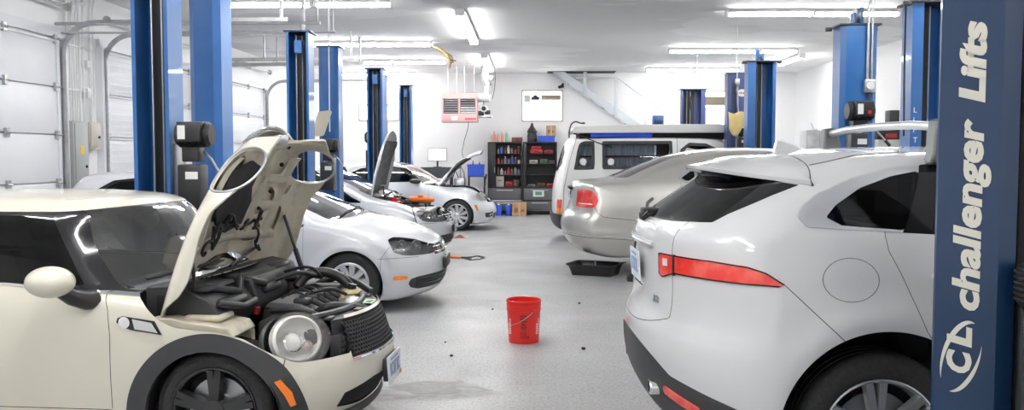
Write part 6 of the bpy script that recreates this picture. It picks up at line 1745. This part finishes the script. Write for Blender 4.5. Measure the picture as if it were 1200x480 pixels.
t = thing('oil_can', 'tall black ribbed can with a peaked lid on top of the cabinets', 'can', (.08, YC+.2, 1.99))
M(BLACKP).lathe([(0, 0), (.13, 0), (.135, .03), (.125, .05), (.135, .08), (.125, .11), (.135, .15), (.125, .2), (.12, .25), (.14, .27), (.14, .29)], seg=24).build('can_body', t)
M(BLACKP).lathe([(.14, .29), (.10, .36), (.05, .43), (.035, .47), (.04, .50), (.0, .53)], seg=24).build('lid', t)
def crate(x, y, z, w, d, h, m, label):
    t = thing('storage_crate', label, 'crate', (x, y, z))
    c = M(m); c.box(-w/2, w/2, -d/2, d/2, 0, .012)
    for s in (1, -1):
        c.prism([(-w/2, 0), (w/2, 0), (w/2+.015, h), (-w/2-.015, h)], s*d/2-.006, s*d/2+.006); c.box(s*w/2-.006, s*w/2+.006, -d/2, d/2, 0, h)
    c.build('crate_shell', t)
    r = M(m)
    for k in range(5): r.box(-w/2+w*(k+.5)/5-.008, -w/2+w*(k+.5)/5+.008, -d/2-.016, -d/2-.006, .01, h)
    r.box(-w/2-.02, w/2+.02, -d/2-.02, -d/2+.004, h-.03, h); r.build('crate_rib', t)
crate(.47, YC+.22, 1.99, .44, .30, .17, BLUEPL, 'blue plastic crate on top of the cabinet by the camper van')
def carton(x, y, z, w, d, h, label, rz=0):
    t = thing('cardboard_box', label, 'box', (x, y, z), rz)
    M(CARD).rbox(-w/2, w/2, -d/2, d/2, 0, h, .006, 1).build('carton', t)
    M(pbr('parcel_tape', (.56, .42, .25), .3) if 'parcel_tape' not in MATS else MATS['parcel_tape']).box(-.02, .02, -d/2-.001, -d/2+.01, 0, h+.001).build('tape', t)
    M(pbr('brown_print', (.26, .14, .07), .7) if 'brown_print' not in MATS else MATS['brown_print']).box(-w*.36, -w*.10, -d/2-.002, -d/2, h*.25, h*.6).box(w*.1, w*.36, -d/2-.002, -d/2, h*.3, h*.5).build('print', t)
carton(.60, YC+.22, 2.162, .26, .24, .28, 'cardboard box stacked on the blue crate above the cabinets')
carton(-.26, 23.98, 0, .38, .32, .36, 'cardboard box on the floor before the cabinets, beside two blue canisters')
for x, l in ((-.82, 'blue canister on the floor before the cabinets, nearer the pale coupe'), (-.55, 'blue canister on the floor next to the cardboard box')):
    t = thing('canister', l, 'canister', (x, 23.93, 0))
    M(BLUEPL).lathe([(0, 0), (.078, 0), (.082, .01), (.082, .27), (.07, .29), (0, .29)], seg=24).build('can_body', t)
    M(WHITE).lathe([(.03, .29), (.03, .315), (0, .315)], seg=14).build('cap', t)
# what stands on the shelves
CO = [pbr('item_grey', (.20, .205, .22), .4), pbr('item_red', (.45, .02, .02), .4), pbr('item_blue', (.05, .10, .45), .4), pbr('item_cream', (.48, .46, .42), .5), pbr('item_brown', (.13, .08, .06), .6), pbr('item_green', (.07, .12, .07), .5)]
k = 0
NM = ['grey', 'red', 'blue', 'cream', 'brown', 'green']
for (xa, xb, z, lab) in ((-.88, -.24, 1.678, 'top shelf'), (-.88, -.24, 1.398, 'middle shelf'), (-.88, -.24, 1.098, 'lower shelf')):
    x = xa; n = 0
    while x < xb-.05:
        c = [0, 2, 4, 3, 0, 1, 4, 0][(k*5+n) % 8]; h = .12+.10*((k*7+n*3) % 5)/4; r = .032+.008*((n+k) % 2)
        bottle(x+r, YC+.12, z, r, h, CO[c], 'small spray can or bottle on the %s of the cabinet with bottles on top' % lab, 'cans on the %s of the first cabinet' % lab, [WHITE, BLACKP, CO[1]][(n+k) % 3])
        x += 2*r+.022; n += 1
    k += 1
tool_case(-.80, YC+.2, .762, .22, .25, .30, CO[3], 'pale upright box at the bottom of the cabinet with bottles on top')
tool_case(-.55, YC+.2, .762, .20, .2, .14, CO[1], 'small red case at the bottom of the cabinet with bottles on top')
tool_case(-.35, YC+.2, .762, .16, .2, .20, CO[4], 'brown case at the bottom of the cabinet with bottles on top')
for (x, z, w, h, c, l) in ((.20, 1.678, .34, .10, 1, 'red flat case on the upper shelf of the cabinet by the camper van'), (.20, 1.779, .26, .09, 1, 'red case stacked on the red flat case in the cabinet by the camper van'), (.54, 1.678, .24, .09, 1, 'small red case at the end of the upper shelf by the camper van'),
                           (.12, 1.398, .22, .10, 3, 'cream case on the middle shelf of the cabinet by the camper van'), (.40, 1.398, .20, .12, 5, 'dark green case on the middle shelf of the cabinet by the camper van'), (.62, 1.398, .16, .09, 4, 'brown case on the middle shelf of the cabinet by the camper van'),
                           (.06, .762, .22, .07, 0, 'flat grey case at the bottom of the cabinet by the camper van'), (.33, .762, .22, .11, 4, 'brown case at the bottom of the cabinet by the camper van'), (.58, .762, .18, .09, 1, 'red case at the bottom of the cabinet by the camper van')):
    tool_case(x, YC+.2, z, w, .22, h, CO[c], l)
# computer desk
t = thing('workshop_desk', 'dark workshop desk under the computer screen behind the pale coupe', 'desk', (-2.46, 23.75, 0))
dk = pbr('dark_slate', (.055, .065, .075), .45)
M(dk).rbox(-.42, .42, -.3, .3, 1.28, 1.31, .006).build('worktop', t); M(dk).rbox(-.40, .40, -.28, .28, 1.02, 1.275, .008).build('drawer', t)
for x in (-.38, .38):
    for y in (-.25, .25): M(dk).box(x-.02, x+.02, y-.02, y+.02, 0, 1.02).build('leg', t)
M(dk).box(-.40, .40, -.25, .25, .3, .32).build('shelf', t)
t = thing('computer_monitor', 'computer screen glowing white on the dark workshop desk', 'monitor', (-2.45, 23.70, 1.31))
M(BLACKP).rbox(-.255, .255, 0, .035, .16, .50, .01).build('screen_frame', t); M(emis('lit_screen', (.95, .97, 1), 1.3)).box(-.238, .238, -.002, -.0005, .178, .482).build('screen', t); M(BLACKP).box(-.025, .025, .02, .04, .012, .2).rbox(-.11, .11, -.07, .10, 0, .014, .005).build('stand', t)
t = thing('paper_stack', 'white papers on the dark workshop desk beside the screen', 'papers', (-2.12, 23.62, 1.31), R(12)); M(WHITE).box(-.1, .1, -.08, .08, 0, .02).box(-.09, .11, -.07, .09, .02, .032).build('sheet', t)
# blue bin on a stand, and a grey stand with instruments
t = thing('parts_bin_stand', 'thin black metal stand holding up a blue bin beside the cabinets', 'stand', (-1.40, 23.75, 0))
for x in (-.21, .21):
    for y in (-.16, .16): M(BLACKP).cyl((x, y, 0), (x, y, 1.05), .014, .014, 8).build('leg', t)
M(BLACKP).box(-.23, .23, -.18, .18, 1.05, 1.065).build('tray', t); M(BLACKP).box(-.21, .21, -.16, .16, .3, .312).build('shelf', t)
crate(-1.42, 23.75, 1.066, .42, .30, .32, BLUEPL, 'bright blue bin up on a thin black stand beside the cabinets')
for x, m_, l in ((-1.50, ORANGE, 'orange capped bottle standing in the blue bin on the stand'), (-1.33, WHITE, 'white capped bottle standing in the blue bin on the stand')): bottle(x, 23.75, 1.08, .045, .40, CO[2], l, None, m_)
t = thing('instrument_stand', 'grey metal instrument stand with hoses between the raised coupe bonnet and the blue bin', 'stand', (-1.86, 23.95, 0))
M(GALV).rbox(-.16, .16, -.15, .15, .5, 1.02, .02).build('instrument_box', t); M(GALV).cyl((0, .1, 1.02), (0, .1, 1.5), .02, .02, 10).build('mast', t); M(ALLOY).rbox(-.10, .05, -.17, -.15, .78, .95, .005).build('dial_panel', t)
for x in (-.13, .13):
    for y in (-.12, .12): M(GALV).cyl((x, y, 0), (x, y, .5), .014, .014, 8).build('leg', t)
M(BLACKP).tube([(-.05, .05, 1.02), (-.12, -.1, 1.22), (.04, -.2, 1.32), (.12, -.17, 1.15), (.14, -.17, .6)], .012, 6).build('hose', t); M(PVCW).tube([(.05, .05, 1.02), (.16, -.02, 1.35), (.10, .0, 1.45), (-.02, .08, 1.45)], .010, 6).build('hose', t)
tag(M(BLACKP).tube([(-1.17, 24.3, 1.1), (-1.20, 24.15, .95), (-1.22, 24.05, .6), (-1.20, 24.1, .25), (-1.17, 24.2, .02)], .025, 8).build('air_hose'), 'black hose hanging down the side of the black cabinet with bottles on top', 'hose')
t = thing('white_post', 'flat white post standing against the back wall behind the last blue lift post', 'post', (-3.62, 23.9, 0)); M(PVCW).rbox(-.10, .10, -.03, .03, .012, 2.25, .01).build('post_board', t); M(PVCW).rbox(-.16, .16, -.12, .12, 0, .012, .003).build('foot', t)
# unit heater and flue
t = thing('unit_heater', 'pink unit heater hung by rods from the ceiling near the back wall', 'heater', (-1.75, 22.6, 2.46))
PK = pbr('faded_pink_enamel', (.55, .31, .31), .45, noise=(4, (.50, .34, .33), .4, .7))
c = M(PK); W2, H2, D2 = .45, .71, .28
c.box(-W2, W2, -D2+.02, D2, 0, .20); c.box(-W2, W2, -D2, D2, H2-.13, H2); c.box(-W2, -W2+.05, -D2, D2, .2, H2-.13); c.box(W2-.05, W2, -D2, D2, .2, H2-.13); c.box(-W2, W2, D2-.02, D2, .2, H2-.13); c.box(-.03, .02, -D2, -D2+.04, .2, H2-.13); c.rbox(-W2, W2, -D2, -D2+.03, .0, .21, .01)
c.build('heater_case', t)
g = M(pbr('dark_grille', (.07, .07, .075), .5))
g.box(-W2+.05, W2-.05, -.02, 0, .2, H2-.13); g.build('heat_exchanger', t)
g = M(GALV)
for k in range(6): g.box(-W2+.06, -.04, -D2+.01, -D2+.05, .235+.06*k, .245+.06*k); g.box(.03, W2-.06, -D2+.01, -D2+.05, .235+.06*k, .245+.06*k) if k > 2 else g.box(.03, W2-.06, -D2+.05, -D2+.10, .225+.06*k, .26+.06*k)
g.build('louvre', t)
M(WHITE).box(-.20, -.05, -D2-.002, -D2, .05, .14).build('rating_label', t); M(pbr('dark_pink_print', (.45, .10, .12), .5)).box(.14, .42, -D2-.002, -D2, .05, .10).build('maker_print', t)
for x in (-.32, -.1, .1, .35): M(STEEL).cyl((x, .1, H2), (x, .1, ZC-2.46), .007, .007, 6).build('hanger_rod', t)
bx = M(GALV).rbox(W2, W2+.30, -.2, .15, .52, .72, .01); bx.rbox(W2, W2+.36, -.18, .2, .12, .16, .005); bx.box(W2, W2+.02, -.15, .15, .14, .6)
bo = bx.build('burner_box', t)
q = M(STEEL); q.lathe([(0, 0), (.09, 0), (.10, .03), (.09, .12), (0, .12)], c=(W2+.16, -.24, .34), axis='y', seg=20); q.mat(DARK).lathe([(0, -.004), (.05, -.004), (.06, 0)], c=(W2+.16, -.24, .34), axis='y', seg=16); q.mat(BLACKP).rbox(W2+.02, W2+.16, -.2, .0, .17, .28, .01).rbox(W2+.18, W2+.32, -.18, .0, .20, .30, .01); q.mat(ALU).cyl((W2+.16, -.1, .4), (W2+.16, -.1, .54), .03, .03, 10); q.mat(ORANGE).cyl((W2+.05, -.22, .30), (W2+.05, -.18, .42), .008, .008, 6); q.build('gas_burner', bo)
M(BLACKP).tube([(.22, -.1, 0), (.20, -.05, -.15), (.10, .05, -.45), (.0, .5, -.75), (-.02, 1.3, -.9), (-.02, 2.1, -1.0)], .008, 6).build('power_cable', t)
t = thing('flue_pipe', 'shiny metal flue pipe with elbows rising from the heater to the ceiling', 'flue pipe', (-1.06, 22.66, 2.46))
f = M(GALV); f.tube([(0, -.02, .725), (0, 0, .85), (.03, .0, .95)], .085, 16); f.tube([(.03, 0, .93), (-.05, .03, 1.08), (-.06, .03, 1.24), (-.05, .03, ZC-2.46)], [.09, .095, .095, .095], 16)
f.build('flue_body', t)
c_ = M(GALV)
for z in (1.10, 1.15): c_.lathe([(.095, -.012), (.106, -.008), (.106, .008), (.095, .012)], c=(-.055, .03, z), axis='z', seg=20)
c_.cyl((-.03, .01, 1.10), (.16, -.06, 1.10), .07, .07, 14); c_.build('flue_collar', t)
M(BLACKP).tube([(.1, 0, 1.4), (.17, .0, 1.2), (.19, .0, .9), (.12, .0, .6), (.02, -.05, .55)] if False else [(.18, .05, 1.42), (.20, .05, 1.1), (.17, .05, .8), (.12, .05, .6)], .009, 6).build('thermostat_cable', t)
t = thing('security_camera', 'small dark security camera on the back wall above the bright window', 'camera', (.93, 24.8, 3.52))
M(BLACKP).tube([(0, -.03, .04), (-.06, -.12, .0), (-.10, -.2, -.02)], [.035, .045, .04], 12).build('camera_body', t); M(BLACKP).rbox(-.03, .03, -.05, -.0, -.02, .10, .01).build('wall_mount', t)
# dangling wires under the ceiling
t = thing('dangling_wires', 'yellow brown bundle of wires dangling from the ceiling by the strip lights', 'wires', (-1.75, 18.2, ZC))
M(pbr('yellow_wire', (.50, .40, .15), .6)).tube([(-.30, 0, -.03), (-.12, 0, -.10), (.02, 0, -.20), (.12, 0, -.34), (.16, .0, -.42)], .022, 8).tube([(-.05, 0, -.12), (.10, .02, -.22), (.16, .02, -.28)], .016, 8).build('wire', t); M(pbr('brown_wire', (.22, .17, .08), .6)).tube([(.10, 0, -.25), (.16, -.03, -.36), (.13, .02, -.50)], .018, 7).tube([(.12, 0, -.33), (.26, 0, -.36)], .014, 7).tube([(.08, 0, -.2), (.17, .02, -.26), (.2, .02, -.40)], .013, 7).build('wire', t)
M(STEEL).tube([(-.9, 0, -.02), (-.3, 0, -.03)], .009, 6).build('wire_conduit', t)
# staircase with handrail on the back wall
t = thing('staircase', 'pale grey metal staircase climbing the back wall to a hatch in the ceiling', 'staircase', (0, 24.3, 0))
SG = pbr('pale_grey_steel', (.60, .64, .68), .45)
sl = (3.90-0)/(.69-6.34)
def sz(x): return 3.90+(x-.69)*sl
for y in (0, .42):
    M(SG).prism([(.62, 3.90), (.95, 3.90), (6.45, .10), (6.45, 0), (6.2, 0)], y, y+.03).build('stringer', t)
n = 17
for i in range(1, n):
    x = .80+(6.34-.80)*i/n; M(SG).box(x-.12, x+.14, .03, .42, sz(x)+.0, sz(x)+.025).build('tread', t)
for x in (1.52, 2.36, 3.16, 4.2, 5.3): M(SG).rbox(x-.045, x+.045, -.022, 0, sz(x)-.1, sz(x)+(.66 if x < 2 else .92), .004).build('post', t)
M(SG).tube([(1.25, -.012, 3.74), (2.36, -.012, 3.72)], .02, 8).tube([(2.36, -.012, 3.72), (2.45, -.012, 3.68), (6.3, -.012, sz(6.3)+.95)], .022, 8).build('handrail', t)
structure(M(pbr('dark_hatch', (.05, .05, .05), .8)).box(.5, 2.35, 24.2, 24.76, ZC-.012, ZC-.001).build('trim_1'))
# far corner of the other row
t = thing('tool_chest', 'grey steel tool chest with drawers against the bare white side wall', 'tool chest', (6.45, 20.1, 0))
M(GREYP).rbox(-.30, .30, -.25, .25, .1, 2.18, .01).build('chest_body', t)
for k in range(5): 
    d = M(GALV).rbox(.0, .27, -.27, -.245, 1.72+.085*k, 1.795+.085*k, .004).build('drawer', t); M(BLACKP).box(.03, .24, -.278, -.27, 1.775+.085*k, 1.785+.085*k).build('drawer_handle', d)
M(GALV).rbox(-.27, -.03, -.265, -.245, 1.55, 2.14, .004).build('chest_door', t)
for x in (-.24, .24):
    for y in (-.2, .2): M(RUBBER).lathe([(0, -.02), (.05, -.02), (.05, .02), (0, .02)], c=(x, y, .05), axis='y', seg=14).build('caster', t)
t = thing('spray_gun', 'thin wand tool leaning up from the grey steel tool chest', 'tool', (6.35, 20.0, 2.18)); M(STEEL).tube([(0, 0, 0), (-.03, 0, .10), (-.06, 0, .17)], .009, 6).build('wand', t); M(ALLOY).rbox(-.03, .08, -.03, .03, 0, .03, .006).build('base', t)
t = thing('parts_rack', 'grey workshop rack with dark machines behind the white SUV roof bar', 'rack', (5.70, 14.2, 0))
RK = pbr('rack_grey', (.52, .53, .52), .5)
M(RK).rbox(-.26, .26, -.22, .22, 0, 1.86, .01).build('rack_body', t)
for z in (.45, .9, 1.35): M(RK).rbox(-.23, .23, -.235, -.22, z, z+.36, .005).build('rack_drawer', t)
t = thing('bench_grinder', 'dark machine with a red panel on the grey rack behind the roof bar', 'machine', (5.62, 14.15, 1.86))
M(BLACKP).rbox(-.18, .18, -.14, .14, .0, .16, .02).lathe([(0, -.05), (.09, -.05), (.09, .05), (0, .05)], c=(-.12, -.1, .12), axis='x', seg=18).build('housing', t); M(CO[1]).rbox(-.06, .12, -.152, -.138, .02, .09, .005).build('red_panel', t); M(TRIM2).rbox(.02, .18, -.10, .10, .16, .46, .015).build('upper_box', t)
t = thing('gas_bottle_stand', 'black gear on the floor behind the white SUV, mostly hidden', 'machine', (5.2, 13.9, 0)) if False else None
# blue box on the far side of the camper roof, and its short post
t = thing('blue_control_box', 'short blue box on a thin post behind the camper van roof', 'box', (3.17, 22.0, 0)); M(BLUE).rbox(-.13, .13, -.1, .1, 2.36, 2.60, .01).build('box_shell', t); M(BLUE_D).rbox(-.09, .09, -.11, -.1, 2.40, 2.50, .006).build('box_door', t); M(BLUE).cyl((0, 0, 0), (0, 0, 2.36), .04, .04, 12).build('post', t)
# loose cardboard wedge stuck behind the cream bonnet on the blue post
t = thing('card_wedge', 'cream cardboard wedge poking up behind the raised cream bonnet', 'card', (-2.92, 12.40, 1.90), R(10))
M(pbr('cream_card', (.62, .57, .46), .7)).prism([(-.12, -.02), (.02, -.02), (.14, .34), (-.02, .32)], -.08, -.02).build('card_face', t); M(MATS['cream_card']).prism([(.02, -.02), (.05, .0), (.16, .32), (.14, .34)], -.10, .04).build('card_flap', t)
# orange work light in the silver engine bay
t = thing('work_light', 'orange handled work light lying on the engine of the silver hatchback', 'lamp', (-1.70, 13.95, .875), R(-20))
M(ORANGE).tube([(-.20, 0, .045), (-.08, 0, .05), (.10, 0, .045), (.22, 0, .04)], [.04, .05, .045, .03], 12).build('handle', t); M(ORANGE).rbox(-.05, .05, -.04, .04, .06, .12, .015).build('hook', t); M(BLACKP).tube([(-.2, 0, .045), (-.32, -.1, .10), (-.2, -.3, .06), (.05, -.46, .03), (.16, -.53, -.2), (.22, -.54, -.36), (.16, -.55, -.48)], .008, 6).build('lead', t)
M(ORANGE).tube([(.10, -.56, -.35), (.18, -.56, -.42), (.24, -.56, -.48)], [.02, .028, .02], 10).build('clip', t)
# ------------------------------------------------------------------ camera and view
cam = bpy.data.cameras.new('camera'); co = bpy.data.objects.new('camera', cam); COL.objects.link(co)
cam.sensor_width = 36.0; cam.lens = 31.2; cam.clip_start = .05; cam.clip_end = 200
co.location = (0, 0, 1.6); co.rotation_euler = (PI/2-math.atan(57/1040), 0, math.atan(20/1040))
SC.camera = co
w = bpy.data.worlds.new('world'); SC.world = w; w.use_nodes = True
w.node_tree.nodes['Background'].inputs[0].default_value = (.9, .95, 1, 1); w.node_tree.nodes['Background'].inputs[1].default_value = .6
SC.view_settings.view_transform = 'Standard'; SC.view_settings.look = 'None'; SC.view_settings.exposure = EXPOSURE; SC.view_settings.gamma = 1
SC.view_settings.use_curve_mapping = False
SC.cycles.max_bounces = 8; SC.cycles.diffuse_bounces = 5; SC.cycles.glossy_bounces = 4; SC.cycles.transparent_max_bounces = 12; SC.cycles.caustics_reflective = False; SC.cycles.caustics_refractive = False
